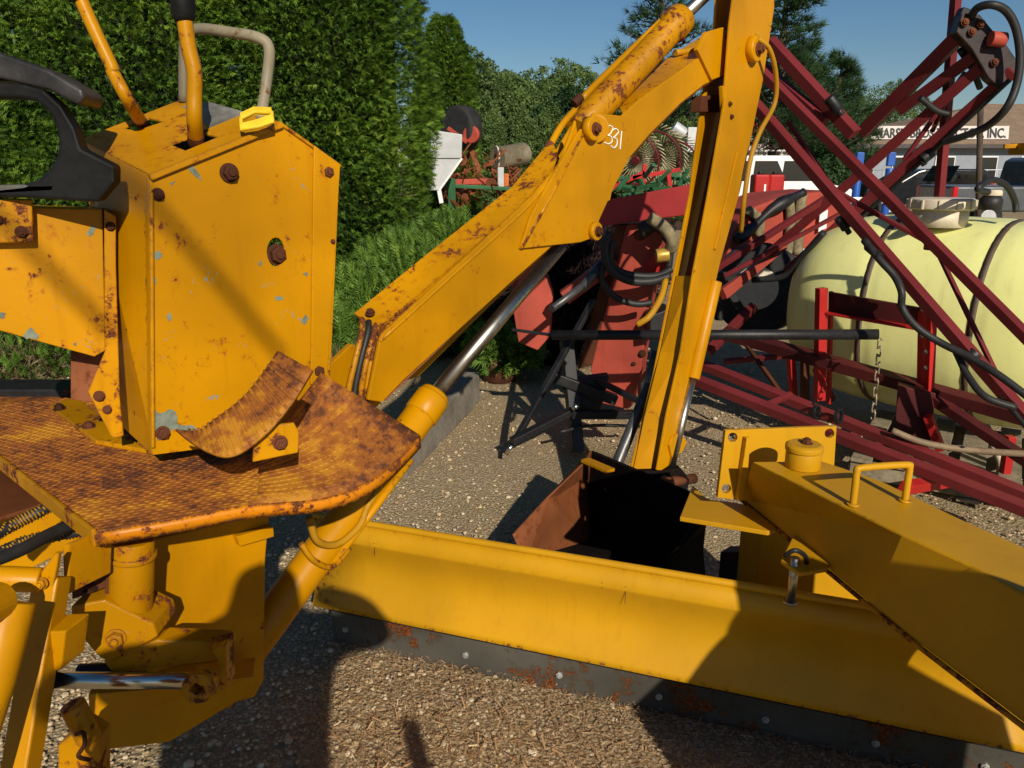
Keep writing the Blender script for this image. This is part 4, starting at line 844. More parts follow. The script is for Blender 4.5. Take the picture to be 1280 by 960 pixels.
for x, y in ((1157, 460), (1157, 440), (1152, 420), (1160, 470)): bolt(D(x, y, 3.9), (0, -1, 0), .008, SY, 'steel')
for a_, b_, r_n in (((1100, 322, 3.8), (1084, 308, 3.9), .02), ((1165, 190, 4.5), (1152, 200, 4.5), .03), ((1048, 272, 4.2), (1058, 286, 4.2), .025), ((1036, 122, 4.5), (1048, 138, 4.5), .032)):
    m = MB(); m.tube([D(*a_), D(*b_)], r_n, 10); m.tube([D(*b_), D(b_[0]+4, b_[1]+6, b_[2])], r_n*.6, 8); m.build('nozzle_body', 'black', SY, .003)
# ================================================================== BLACK BAR AND CHAIN
BB = empty('hitch_bar', (.6, 4.4, 0), 'black steel hitch frame with long horizontal bar behind the backhoe dipper', 'hitch frame')
m = MB(); m.cyl(D(690, 419, 4.35), D(1098, 418, 3.95), .027, 18); m.build('long_bar', 'black', BB)
for a, b, t in (((708, 425, 4.5), (722, 565, 4.3), .07), ((742, 375, 4.6), (640, 558, 4.15), .035), ((716, 518, 4.3), (800, 518, 4.2), .055), ((748, 476, 4.4), (806, 505, 4.15), .035), ((640, 552, 4.1), (712, 515, 4.3), .05), ((690, 470, 4.4), (770, 500, 4.4), .07), ((640, 412, 4.5), (700, 420, 4.4), .02)):
    m = MB(); m.bar(D(*a), D(*b), t, t*.8); m.build('frame_member', 'black', BB, .004)
m = MB(); m.prism([D(700, 478, 4.42), D(762, 470, 4.42), D(752, 512, 4.42), D(716, 525, 4.4)], (0, .1, 0)); m.build('gear_housing', 'black', BB, .01)
m = MB(); m.cyl(D(640, 556, 4.12), D(633, 568, 4.12), .012, 12); m.build('pin_tip', 'chrome', BB)
m = MB(); m.cyl(D(745, 345, 4.8), D(690, 386, 4.5), .022, 14); m.cyl(D(752, 330, 4.8), D(728, 360, 4.7), .03, 14); m.build('top_link', 'steel', BB)
m = MB(); m.cyl(D(716, 512, 4.25), D(722, 506, 4.25), .014, 12); m.build('pin_head', 'chrome', BB)
m = MB(); m.tube(smooth_path([D(700, 540, 4.2), D(740, 532, 4.3), D(800, 533, 4.4)], 5), .01, 8); m.build('cable', 'hose', BB)
CH = empty('chain', D(1099, 422, 3.93), 'rusty steel chain hanging from the end of the black bar', 'chain')
def link(c, rot, parent):
    if 'l' not in _bolt:
        m = MB(); pts = []
        for k in range(17):
            a = 2*math.pi*k/16; pts.append(Vector((.0115*math.cos(a), 0, .0125*math.sin(a)+(.012 if math.sin(a) >= 0 else -.012))))
        m.tube(pts, .0042, 7, False); me = bpy.data.meshes.new('chain_link'); m.b.to_mesh(me); m.b.free(); me.materials.append(M['chainm']); _bolt['l'] = me
    o = bpy.data.objects.new('chain_link', _bolt['l']); COL.objects.link(o); o.parent = parent; o.location = Vector(c)-root_loc(parent); o.rotation_euler = (random.uniform(-.12, .12), random.uniform(-.12, .12), rot)
M['chainm'] = plain('worn_chain', (.36, .30, .20, 1), .45, .5, .3, .2)
ct = D(1100, 424, 3.93); cbm = D(1091, 524, 3.93); nl = int((ct-cbm).length/.0395)
for k in range(nl): link(ct+(cbm-ct)*((k+.5)/nl), (k % 2)*1.571+.4, CH)
# ================================================================== FADED RED LOADER
LD = empty('front_loader', (.7, 5.0, 0), 'faded red front loader frame parked behind the yellow boom', 'loader')
LPn = Plane((.45, 5.1), (1.2, 4.8))
m = MB(); m.prism([LPn(*p) for p in ((782, 281), (833, 274), (812, 380), (800, 470), (786, 512), (752, 504), (738, 462))], -LPn.n*.16); m.build('upright', 'salmon', LD, .006)
m = MB(); m.prism([LPn.off(.01)(*p) for p in ((770, 281), (782, 281), (740, 455), (722, 462))], -LPn.n*.2); m.build('upright_flange', 'rust', LD, .003)
m = MB(); m.prism([LPn.off(.10)(*p) for p in ((745, 252), (870, 229), (868, 268), (747, 283))], -LPn.n*.2); m.build('loader_arm', 'salmon2', LD, .008)
m = MB(); m.prism([D(*p, 5.3) for p in ((648, 428), (640, 380), (650, 340), (666, 326), (684, 350), (691, 372), (688, 420), (672, 438))], (.02, .25, 0)); m.build('knee_bracket', 'salmon', LD, .006)
m = MB(); m.cyl(D(655, 300, 5.4), D(672, 340, 5.3), .05, 14); m.prism([D(*p, 5.5) for p in ((640, 330), (700, 305), (706, 315), (668, 350), (640, 380))], (0, .1, 0)); m.build('knee_arm', 'salmon', LD, .006)
m = MB(); m.bar(D(705, 372, 5.0), D(768, 325, 5.0), .09, .09); m.build('diagonal_strut', 'salmon', LD, .005)
bolt(LPn(800, 293), LPn.n, .03, LD); bolt(LPn(803, 442), LPn.n, .02, LD); bolt(LPn(792, 455), LPn.n, .012, LD)
m = MB(); m.prism([LPn.off(.06)(*p) for p in ((806, 330), (820, 312), (838, 322), (838, 352), (812, 352))], -LPn.n*.04); m.build('valve_cover', 'redbright', LD, .005)
m = MB(); m.tube([D(820, 320, 4.7), D(836, 318, 4.7)], .04, 18); m.build('valve_body', plain('brass', (.45, .28, .05, 1), .4, .3), LD, .004)
for k, (pts, r) in enumerate(((([(763, 290), (756, 310), (762, 335), (785, 350), (812, 352), (838, 345)]), .026), (([(765, 300), (764, 330), (785, 343), (820, 345), (840, 336)]), .022), (([(755, 330), (752, 350), (770, 372), (795, 380), (815, 378)]), .020), (([(830, 295), (838, 310), (835, 340), (828, 370)]), .02), (([(800, 290), (820, 280), (840, 292)]), .045))):
    m = MB(); m.tube(smooth_path([D(x, y, 4.72+.02*k) for x, y in pts], 6), r, 12); m.build('hydraulic_hose', 'hose', LD)
m = MB(); m.tube(smooth_path([D(812, 272, 4.7), D(830, 284, 4.66), D(840, 300, 4.66), D(838, 312, 4.7)], 5), .035, 12); m.build('wrap', 'tan', LD)
m = MB(); m.prism([D(*p, 4.75) for p in ((812, 395), (838, 385), (832, 418), (812, 420))], (0, .2, 0)); m.build('axle_stub', 'black', LD, .01); m = MB(); m.prism([D(*p, 4.75) for p in ((800, 480), (822, 452), (818, 490), (800, 505))], (0, .1, 0)); m.build('axle_stub', 'black', LD, .01)
# wheel/dark mass right of the dipper with faded red hood
HD = empty('red_mower', (1.7, 6.2, 0), 'faded red machine hood tied down with tan straps beside the dipper', 'mower')
HP = Plane((1.1, 6.0), (2.6, 6.6))
m = MB(); m.prism([HP(*p) for p in ((905, 345), (915, 290), (935, 262), (985, 243), (1042, 238), (1060, 262), (1040, 290), (1005, 318), (965, 345))], -HP.n*.5); m.build('hood', 'salmon', HD, .02, seg=3)
m = MB(); m.prism([HP.off(.02)(*p) for p in ((915, 318), (975, 322), (960, 345), (912, 345))], -HP.n*.03); m.build('side_decal_panel', 'redbright', HD, .004)
m = MB(); m.prism([HP.off(.06)(*p) for p in ((968, 325), (1012, 316), (1008, 345), (974, 362))], -HP.n*.2); m.build('side_box', 'redbright', HD, .006)
m = MB(); m.prism([HP.off(.065)(*p) for p in ((976, 322), (988, 320), (988, 330), (976, 331))], -HP.n*.004); m.prism([HP.off(.065)(*p) for p in ((1000, 312), (1010, 310), (1010, 318), (1000, 320))], -HP.n*.004); m.build('white_sticker', 'white', HD)
for pts, r in (([(1002, 243), (1000, 260), (998, 290), (996, 318)], .045), ([(986, 245), (988, 275), (986, 300), (984, 318)], .038), ([(935, 262), (950, 275), (948, 295)], .035)):
    m = MB(); m.tube(smooth_path([HP.off(.04)(*p) for p in pts], 5), r, 10); m.build('tie_strap', 'tan', HD)
m = MB(); m.tube(smooth_path([HP.off(.08)(*p) for p in ((920, 300), (940, 285), (965, 262), (985, 250), (1005, 240))], 6), [.040+.012*math.sin(i*.5) for i in range(25)], 12); m.build('cloth_wrap', 'black', HD)
m = MB(); m.prism([HP.off(.05)(*p) for p in ((1025, 268), (1035, 262), (1033, 285), (1023, 290))], -HP.n*.006); m.build('decal', 'white', HD)
m = MB(); m.tube([D(945, 360, 5.9), D(960, 362, 6.6)], .34, 30); m.build('tyre', 'tyre', HD, .05, seg=3)
m = MB(); m.tube([D(945, 360, 5.89), D(945.2, 360, 5.87)], .16, 24); m.build('rim', 'cream', HD, .004)
m = MB(); m.bar(D(903, 368, 4.9), D(980, 308, 5.3), .07, .05, (0, -1, 0), .04, .04); m.build('guard_strut', 'salmon', HD, .004)
m = MB(); m.bar(D(900, 345, 5.5), D(925, 385, 5.5), .05, .05); m.bar(D(905, 340, 5.4), D(898, 400, 5.4), .05, .05); m.build('lower_link', 'black', HD, .004)
# ================================================================== PALLET
def pallet(px, py, rz, label):
    c = G(px, py, 0); t = empty('wooden_pallet', c, label, 'pallet', 'pallets under the sprayer'); R = Matrix.Rotation(rz, 3, 'Z')
    def bx(nm, x, y, z, sx, sy, sz):
        m = MB(); m.box(Vector(c)+R @ Vector((x, y, z)), sx, sy, sz, rz); m.build(nm, 'wood', t, .003)
    for k in range(7): bx('plank', -.5+k*.165, 0, .125, .10+.02*(k % 2), 1.0, .02)
    for k in range(3): bx('stringer', 0, -.46+.46*k, .07, 1.1, .04, .088)
    for k in range(3): bx('plank', -.48+k*.48, 0, .014, .10, 1.0, .018)
pallet(1215, 590, -.55, 'weathered wooden pallet on the gravel beneath the sprayer drain pipe')
# ================================================================== SMALL GROUND THINGS
m = MB(); ga = G(498, 597, 0); gb = G(592, 500, 0); m.bar(Vector((ga.x-.06, ga.y, .10)), Vector((gb.x-.06, gb.y, .10)), .22, .22); cb_ = m.build('concrete_block', 'concrete', None, .015, origin=(ga.x, ga.y, 0), tag=('grey concrete curb block lying behind the boom cylinder', 'concrete block'))
# ================================================================== PLANTS
M['arbor'] = leafy('arborvitae_leaf', (.045, .10, .014, 1), (.135, .245, .026, 1), (.27, .38, .045, 1), .5, .38)
M['junip'] = leafy('juniper_leaf', (.045, .10, .016, 1), (.12, .22, .03, 1), (.24, .36, .05, 1))
M['tree'] = leafy('tree_leaf', (.05, .09, .025, 1), (.12, .19, .05, 1), (.22, .30, .085, 1))
M['pine'] = leafy('pine_needles', (.015, .04, .014, 1), (.035, .08, .025, 1), (.07, .13, .04, 1))
M['bark'] = plain('bark', (.07, .05, .035, 1), .9, 0, .3, .8)
M['twig'] = leafy('dark_twigs', (.02, .012, .012, 1), (.05, .03, .03, 1), (.12, .09, .09, 1))
M['dry'] = leafy('dry_grass', (.16, .12, .06, 1), (.30, .24, .13, 1), (.42, .36, .22, 1))
def vnoise(p, seed, f):
    r = np.random.default_rng(seed); o = np.zeros(len(p))
    for k in range(7):
        d = r.normal(size=3)*f; o += np.sin(p @ d+r.uniform(0, 6.3))
    return o/7
def arbor(cx, cy, rad, h, n, label, seed, size=.056, group='arborvitae trees', mat='arbor', z0_=.1):
    t = empty('arborvitae', (cx, cy, 0), label, 'arborvitae', group)
    th = rng.uniform(-math.pi*1.05, .05*math.pi, n); u = rng.random(n)
    z = z0_+u*h
    prof_ = np.clip(np.minimum(1, .8+.35*np.sin(np.pi*np.clip(u*1.1, 0, 1))), 0, 1.1)*np.sqrt(np.clip(1.02-u**5, 0.001, 1))
    P = np.stack([np.cos(th), np.sin(th), z], 1)
    q = np.stack([np.cos(th)*rad, np.sin(th)*rad, z], 1)
    r_ = rad*prof_*(1+.17*vnoise(q, seed, 3)+.12*vnoise(q, seed+1, 8))
    dep = rng.random(n)**1.6; r2 = r_*(1-.24*dep)
    pos = np.stack([cx+np.cos(th)*r2, cy+np.sin(th)*r2, z], 1)
    out = np.stack([np.cos(th), np.sin(th), np.full(n, .45)], 1)+rng.normal(0, .45, (n, 3)); out[:, 2] -= .25
    s = size*rng.uniform(.55, 1.25, n)
    tan = np.stack([-np.sin(th), np.cos(th), np.zeros(n)], 1)+rng.normal(0, .5, (n, 3))
    W = inst(SPRAY, pos, out, s, np.cross(out, tan))
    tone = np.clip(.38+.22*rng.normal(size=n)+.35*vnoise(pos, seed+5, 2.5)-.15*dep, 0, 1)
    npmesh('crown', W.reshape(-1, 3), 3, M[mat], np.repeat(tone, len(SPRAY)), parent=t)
    m = MB(); m.tube([(cx, cy, 0), (cx, cy, h*.5), (cx, cy, h*.93)], [.08*rad/.6, .05*rad/.6, .01], 10); m.build('trunk', 'bark', t)
    # dark inner body of packed twigs
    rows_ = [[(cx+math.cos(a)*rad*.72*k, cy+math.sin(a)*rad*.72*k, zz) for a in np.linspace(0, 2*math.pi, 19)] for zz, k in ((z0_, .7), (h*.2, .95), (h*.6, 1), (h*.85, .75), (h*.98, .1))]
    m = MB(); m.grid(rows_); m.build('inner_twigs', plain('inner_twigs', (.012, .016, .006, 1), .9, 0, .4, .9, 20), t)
arbor(-1.80, 8.0, 1.02, 7.2, 66000, 'tall green arborvitae just left of the sky gap', 11, .088, z0_=.3)
arbor(-3.55, 7.7, 1.12, 7.0, 56000, 'broad green arborvitae behind the control levers', 23, .088, z0_=.3)
arbor(-5.15, 7.3, 1.15, 6.2, 20000, 'arborvitae at the far left behind the black seat', 37, .095, z0_=.3)
arbor(-1.30, 16.5, .55, 4.2, 8000, 'darker arborvitae peeking out behind the tallest one', 51, .16)
def bush(name, label, cat, spots, mat, tmpl, size, up=.8, group=None, seed=1, parent=None, pname='foliage'):
    t = empty(name, (spots[0][0], spots[0][1], 0), label, cat, group); A = []; TN = []
    for (cx, cy, cz, rx, ry, rz, n) in spots:
        d = rng.normal(size=(n, 3)); d /= np.linalg.norm(d, axis=1, keepdims=True); rr = (.55+.45*rng.random(n)**.4)*(1+.2*vnoise(d, seed, 4))
        pos = d*rr[:, None]*np.array([rx, ry, rz])+np.array([cx, cy, cz]); ok = pos[:, 2] > .01; pos = pos[ok]; d2 = d[ok]; n = len(pos)
        W = inst(tmpl, pos, d2+np.array([0, 0, up])+rng.normal(0, .35, (n, 3)), size*rng.uniform(.6, 1.3, n)); A.append(W.reshape(-1, 3))
        TN.append(np.repeat(np.clip(.45+.22*rng.normal(size=n)+.2*vnoise(pos, seed+3, 3), 0, 1), len(tmpl)))
    npmesh(pname, np.concatenate(A), 3, M[mat], np.concatenate(TN), parent=t); return t
jn = [(D(x, 300, d_).x, d_, z, rx, rx, rz, n) for x, d_, z, rx, rz, n in ((562, 7.3, .50, .50, .66, 4600), (505, 7.0, .42, .60, .58, 4600), (455, 6.7, .30, .55, .46, 3600), (425, 6.3, .15, .45, .32, 2200), (395, 6.4, .2, .6, .4, 2200))]
t = bush('spreading_juniper', 'low feathery green juniper spreading beneath the tall arborvitae', 'juniper', jn, 'junip', SPRAY, .125, .9, None, 3)
m = MB(); m.tube([(jn[0][0], jn[0][1], 0), (jn[0][0], jn[0][1], .4)], .03, 8); m.build('stem', 'bark', t)
jl = [(G(x, y, 0).x, G(x, y, 0).y, z, rx, rx, rz, n) for x, y, z, rx, rz, n in ((40, 460, .1, .6, .35, 2500), (-40, 440, .1, .6, .35, 1500))]
t = bush('spreading_juniper', 'small patch of juniper seen under the yellow arm box', 'juniper', jl, 'junip', SPRAY, .10, .9, None, 4)
dg = [(G(x, y, 0).x, G(x, y, 0).y, .05, .35, .35, .22, n) for x, y, n in ((425, 470, 1400), (450, 450, 900), (20, 470, 900), (400, 480, 800), (455, 475, 700))]
t = bush('dry_grass', 'clump of dry brown grass at the foot of the control tower', 'grass', dg, 'dry', TUFT, .10, 1.0, None, 5)
c = G(624, 475, 0); t = bush('potted_juniper', 'small green juniper in a brown pot beside the curb', 'potted plant', [(c.x, c.y, .24, .20, .2, .12, 500), (c.x+.08, c.y-.05, .22, .22, .15, .06, 260)], 'junip', SPRAY, .12, .55, None, 6)
m = MB(); m.tube([(c.x, c.y, .0), (c.x, c.y, .2), (c.x, c.y, .205), (c.x, c.y, .17)], [.12, .16, .145, .13], 24); m.build('pot', plain('brown_pot', (.10, .035, .02, 1), .6), t)
c = D(728, 352, 6.6); t = bush('barberry_bush', 'dark bare twiggy bush behind the boom cylinder rod', 'bush', [(c.x, c.y, .62, .52, .4, .55, 5200), (c.x-.3, c.y+.1, .5, .4, .4, .5, 2500)], 'twig', TUFT, .17, .4, None, 8)
# ---- far trees
def leaf_tree(x, d, ytop, rad, label, mat='tree', n=2600, seed=0, size=.28, conic=False, group='trees along the far side of the yard', name='leafy_tree', cat='tree'):
    b = D(x, 300, d); b.z = 0; topz = D(x, ytop, d).z; t = empty(name, b, label, cat, group)
    n = int(n*2.2); size = size*.62; u = rng.random(n); lo = .12*topz
    z = lo+(topz-lo)*u; pr = (np.sin(np.pi*np.clip(u*.85+.15, 0, 1))**.6) if not conic else (1.02-u)
    q = rng.random(n)**.5; th = rng.uniform(0, 2*math.pi, n); pp = np.stack([np.cos(th)*rad, np.sin(th)*rad, z], 1)
    rr = rad*pr*(.55+.45*q)*(1+.55*vnoise(pp, seed, 1.6/rad*1.5)+.35*vnoise(pp, seed+1, 4.5/rad*1.5))
    pos = np.stack([b.x+np.cos(th)*rr, b.y+np.sin(th)*rr, z+.45*rad*vnoise(pp, seed+2, 3/rad)*u], 1)
    dr = np.stack([np.cos(th), np.sin(th), np.full(n, .6)], 1)+rng.normal(0, .4, (n, 3))
    W = inst(CLUMP, pos, dr, size*rng.uniform(.6, 1.4, n)); tone = np.clip(.4+.2*rng.normal(size=n)+.3*vnoise(pp, seed+4, 2/rad), 0, 1)
    npmesh('crown', W.reshape(-1, 3), 3, M[mat], np.repeat(tone, len(CLUMP)), parent=t)
    m = MB(); m.tube([b, (b.x+.05, b.y, topz*.4), (b.x, b.y, topz*.85)], [.16, .10, .02], 8)
    for k in range(6):
        a = k*1.1+seed; z1 = topz*(.3+.09*k); m.tube([(b.x, b.y, z1), (b.x+math.cos(a)*rad*.6, b.y+math.sin(a)*rad*.6, z1+rad*.35)], [.05, .01], 6)
    m.build('trunk', 'bark', t)
lbl = ['rounded green tree nearest the tall arborvitae', 'bright green bushy tree above the old machinery', 'olive tree with feathery top left of the boom cylinder', 'dark round tree just under the boom knee', 'dense tree behind the yellow hydraulic pipe', 'shadowy tree beneath the boom arch']
for i, (x, d, yt, r) in enumerate(((582, 34, 92, 2.6), (632, 36, 104, 2.6), (688, 38, 98, 2.8), (712, 26, 120, 1.6), (765, 38, 112, 2.6), (830, 38, 134, 2.6))):
    leaf_tree(x, d, yt, r, lbl[i], seed=60+i*7, n=3600, size=.30, mat='tree' if i != 3 else 'pine')
lbl = ['shrub nearest the old tyre in the clipped row', 'second shrub of the row behind the old machinery', 'third shrub of the row behind the round drum', 'last clipped shrub before the yellow boom', 'shrub behind the wheel rake seen under the boom', 'shrub left of the dipper under the boom']
for i, (x, d, yt) in enumerate(((618, 21, 142), (652, 21, 136), (686, 21, 134), (718, 21, 140), (800, 21, 150), (845, 21, 150))):
    leaf_tree(x, d, yt, .62, lbl[i], seed=160+i*7, n=2600, size=.13, conic=False, group='upright shrubs in a row', name='upright_shrub', cat='shrub')
def pine(x, d, ytop, spread, label, seed, ybot=230, n=22):
    b = D(x, 300, d); b.z = 0; topz = D(x, ytop, d).z; t = empty('pine_tree', b, label, 'pine tree', 'pine trees on the skyline'); r = random.Random(seed)
    m = MB(); m.tube([b, (b.x, b.y, topz*.6), (b.x, b.y, topz)], [.22, .13, .02], 10); P = []; dirs = []
    for k in range(n*3):
        u = (k+.5)/(n*3); z = topz*(.22+.78*u); L = spread*(1.05-u)*r.uniform(.55, 1.15)+.25; a = r.uniform(0, 6.28); e = Vector((math.cos(a), math.sin(a), r.uniform(-.05, .35)))
        p0 = Vector((b.x, b.y, z)); p1 = p0+e*L*.6; p2 = p0+e*L+Vector((0, 0, .12*L)); m.tube([p0, p1, p2], [.035, .02, .006], 5)
        for q in range(int(9+L*13)):
            s_ = r.uniform(.15, 1.05); pt = p0+(p2-p0)*s_; lat = Vector((-e.y, e.x, 0))*r.gauss(0, .24*L*(1.1-s_)+.07); P.append(tuple(pt+lat+Vector((0, 0, r.gauss(.03, .06))))); dirs.append(tuple(e+lat*1.0+Vector((0, 0, .5))))
    m.build('trunk', 'bark', t); P = np.array(P); dirs = np.array(dirs); nn = len(P)
    W = inst(TUFT, P, dirs+rng.normal(0, .3, (nn, 3)), rng.uniform(.18, .36, nn)*d/26); npmesh('crown', W.reshape(-1, 3), 3, M['pine'], np.repeat(np.clip(.45+.25*rng.normal(size=nn), 0, 1), len(TUFT)), parent=t)
pine(815, 26, -30, 2.3, 'dark open pine rising behind the boom cylinder', 5, n=30); pine(958, 27, -70, 2.3, 'tallest pine behind the top of the dipper', 9, n=40); pine(1030, 34, 72, 1.7, 'slim pointed spruce right of the dipper', 13, n=26)
pine(985, 30, 60, 2.6, 'dark broad pine low behind the left sprayer arms', 31, n=34)
for i, (x, d, yt, r, l) in enumerate(((1060, 64, 128, 3.4, 'round tree left of the sprayer arm crossing'), (1100, 66, 116, 4.2, 'bushy tree above the left end of the dealer roof'), (940, 30, 150, 2.8, 'dark tree behind the white van'), (1000, 33, 165, 2.6, 'low dark tree above the white van roof'))):
    leaf_tree(x, d, yt, r, l, mat='pine' if i > 1 else 'tree', seed=220+i*9, n=2600, size=.3)
# ================================================================== FAR YARD
def wall_box(root, nm, mat, x0, x1, y0, y1, z0_, z1, bev=.0):
    m = MB(); m.prism([(x0, y0, z0_), (x1, y0, z0_), (x1, y1, z0_), (x0, y1, z0_)], (0, 0, z1-z0_)); return m.build(nm, mat, root, bev)
DB = empty('dealer_building', (28, 55, 0), 'long low brown roofed dealer building with lettering along its roof', 'building')
M['roof'] = plain('brown_shingle_roof', (.25, .175, .115, 1), .9, 0, .12, .5, 8); M['wallc'] = plain('pale_blue_grey_wall', (.26, .29, .33, 1), .8, 0, .06, .1, 3)
dB = 50.; ex = D(1040, 180, dB).x; ez = D(1150, 181, dB).z; rz_ = D(1240, 131, dB+7).z; rx = D(1232, 131, dB+7).x
wall_box(DB, 'wall', 'wallc', ex+.6, 60, dB+.6, dB+13, 0, ez-.02)
m = MB(); m.b.faces.new([m.b.verts.new(p) for p in ((ex, dB, ez), (70, dB, ez), (70, dB+7, rz_), (rx, dB+7, rz_))]); m.b.faces.new([m.b.verts.new(p) for p in ((ex, dB, ez), (rx, dB+7, rz_), (ex, dB+14, ez))]); m.b.faces.new([m.b.verts.new(p) for p in ((ex, dB+14, ez), (rx, dB+7, rz_), (70, dB+7, rz_), (70, dB+14, ez))]); m.build('roof', 'roof', DB, 0, solid=.12)
m = MB(); m.bar((ex, dB-.1, ez-.08), (70, dB-.1, ez-.08), .1, .22); m.build('gutter', plain('dark_gutter', (.06, .05, .05, 1)), DB)
for k in range(9):
    x0 = ex+2.0+k*2.6; m = MB(); m.box((x0, dB+.56, 1.5), 1.2, .1, 1.3); f = m.build('window', 'white', DB, .01); m = MB(); m.box((x0, dB+.50, 1.5), 1.06, .06, 1.16); m.build('pane', 'glass', f)
slope = Vector((0, 7, rz_-ez)).normalized(); sp0 = D(1094, 169, dB+.3); so = Vector((sp0.x, dB+.55, 0)); so.z = ez+.55*(rz_-ez)/7+.12
SGx = D(1259, 165, dB+.8).x
nrm = Vector((1, 0, 0)).cross(slope)
up_ = Vector((0, .15, 1)).normalized()
m = MB(); m.prism([so+Vector((-.1, 0, 0)), Vector((SGx, so.y, so.z)), Vector((SGx, so.y, so.z))+up_*.78, so+Vector((-.1, 0, 0))+up_*.78], (0, .06, 0)); sg = m.build('sign_board', plain('sign_white', (.62, .58, .54, 1), .7, 0, .05), DB, .01)
for k in range(6):
    m = MB(); x0 = so.x+.6+k*1.5; m.bar((x0, so.y+.05, ez+.05), (x0, so.y+.05, so.z+.1), .05, .05); m.build('sign_post', 'black', DB)
tt = txt('MARSH BROS TRACTOR, INC.', .78, 'letter', 'lettering', sg, so+Vector((.12, -.012, .1)), (1, 0, 0), up_, bold=.018, ext=.01)
bb = [v.co.x for v in tt.data.vertices]; wdt = max(bb)-min(bb); x0 = min(bb); tgt = SGx-so.x-.35
for v in tt.data.vertices: v.co.x = x0+(v.co.x-x0)*tgt/wdt
def vehicle(name, label, cat, x0, d, L, H, mat, kind, flip=1, group=None):
    """x0: rear bumper x in metres at depth d; side view runs along +x"""
    t = empty(name, (x0, d, 0), label, cat, group); X = lambda u: x0+(u*L if flip > 0 else (1-u)*L)
    if kind == 'van': prf = [(0, .35), (.0, 1.0), (.02, 1.15), (.05, H-.06), (.10, H), (.62, H), (.68, H-.05), (.80, 1.18), (.97, 1.0), (1, .85), (1, .35)]
    elif kind == 'suv': prf = [(0, .4), (0, 1.0), (.04, H-.1), (.09, H), (.55, H), (.60, H-.05), (.72, 1.15), (.96, 1.02), (1, .85), (1, .4)]
    else: prf = [(0, .5), (0, 1.12), (.40, 1.12), (.42, H-.08), (.45, H), (.64, H), (.67, H-.05), (.76, 1.2), (.97, 1.08), (1, .9), (1, .5)]
    W_ = 1.8; m = MB(); m.prism([(X(u), d, z) for u, z in prf], (0, W_, 0)); m.build('body', mat, t, .06, seg=3)
    wins = {'van': [(.05, .17), (.19, .36), (.38, .53), (.55, .68)], 'suv': [(.07, .22), (.24, .42), (.44, .60)], 'truck': [(.46, .55), (.57, .67)]}[kind]
    for a, b in wins:
        zt_ = H-.14; zb = 1.2; sl_ = .05 if b > .5 else 0
        m = MB(); m.prism([(X(a+.01*(zb < 1)), d-.012, zb), (X(b+sl_), d-.012, zb), (X(b-.01), d-.012, zt_), (X(a+.01), d-.012, zt_)], (0, .02, 0)); m.build('window', 'glass', t, .01)
    m = MB(); m.prism([(X(0)-.012*flip, d+.2, 1.2), (X(0)-.012*flip, d+W_-.2, 1.2), (X(.04)-.012*flip, d+W_-.25, H-.2), (X(.04)-.012*flip, d+.25, H-.2)], (.02*flip, 0, 0)); m.build('rear_window', 'glass', t, .01)
    for u in (.18, .80):
        for yy in (d-.02, d+W_-.2):
            m = MB(); m.tube([(X(u), yy, .36), (X(u), yy+.22, .36)], .36, 28); wh = m.build('wheel', 'tyre', t, .03); m = MB(); m.tube([(X(u), yy-.01, .36), (X(u), yy+.03, .36)], .2, 20); m.build('rim', 'galv', wh, .01)
    for yy in (d+.05, d+W_-.05): m = MB(); m.box((X(.01), yy, .95), .12, .16, .3); m.build('tail_light', 'taillight', t, .02)
    m = MB(); m.box((X(.50), d-.10, 1.2), .16, .14, .16); m.build('mirror', mat, t, .02)
    return t
xv = D(860, 210, 22).x
vehicle('white_van', 'white van parked beyond the red sprayer arms', 'van', xv, 22, 4.55, 1.86, 'white', 'van')
vehicle('black_car', 'black car parked behind the blue posts', 'car', D(1085, 215, 26).x, 26, 4.0, 1.50, 'carblack', 'suv', -1)
vehicle('grey_pickup', 'dark grey pickup at the right edge of the yard', 'pickup', D(1195, 215, 20).x, 20, 5.2, 1.80, 'cargrey', 'truck')
for i, (x, l) in enumerate(((1071, 'left blue post between the white van and black car'), (1110, 'right blue post in front of the black car'))):
    c = D(x, 230, 16); t = empty('blue_jack', (c.x, c.y, 0), l, 'post', 'blue posts'); m = MB(); m.tube([(c.x, c.y, 0), (c.x, c.y, 1.55)], .075, 14); m.build('tube', 'blue', t, .005); m = MB(); m.box((c.x, c.y, 1.72), .15, .1, .26); m.build('head', 'blue', t, .02); m = MB(); m.box((c.x, c.y-.09, .95), .26, .06, .12); m.build('clamp', 'white', t, .01)
# wire fence before the building
t = empty('wire_fence', (14, 44, 0), 'low grey wire fence in front of the dealer building', 'fence')
for k in range(40):
    m = MB(); x0 = 17+k*.55; m.tube([(x0, 44, 0), (x0, 44, 1.4)], .03, 5); m.build('picket', 'galv', t)
m = MB(); m.tube([(17, 44, 1.38), (38.5, 44, 1.38)], .03, 6); m.build('top_rail', 'galv', t)
# utility pole near
t0 = D(1118, 235, 30)
c = D(1222, 300, 18); m = MB(); m.tube([(c.x, c.y, 0), (D(1226, 120, 18).x, c.y, D(1226, 120, 18).z)], .06, 10); m.build('wooden_pole', 'bark', None, 0, origin=(c.x, c.y, 0), tag=('thin dark pole standing before the building sign', 'pole'))
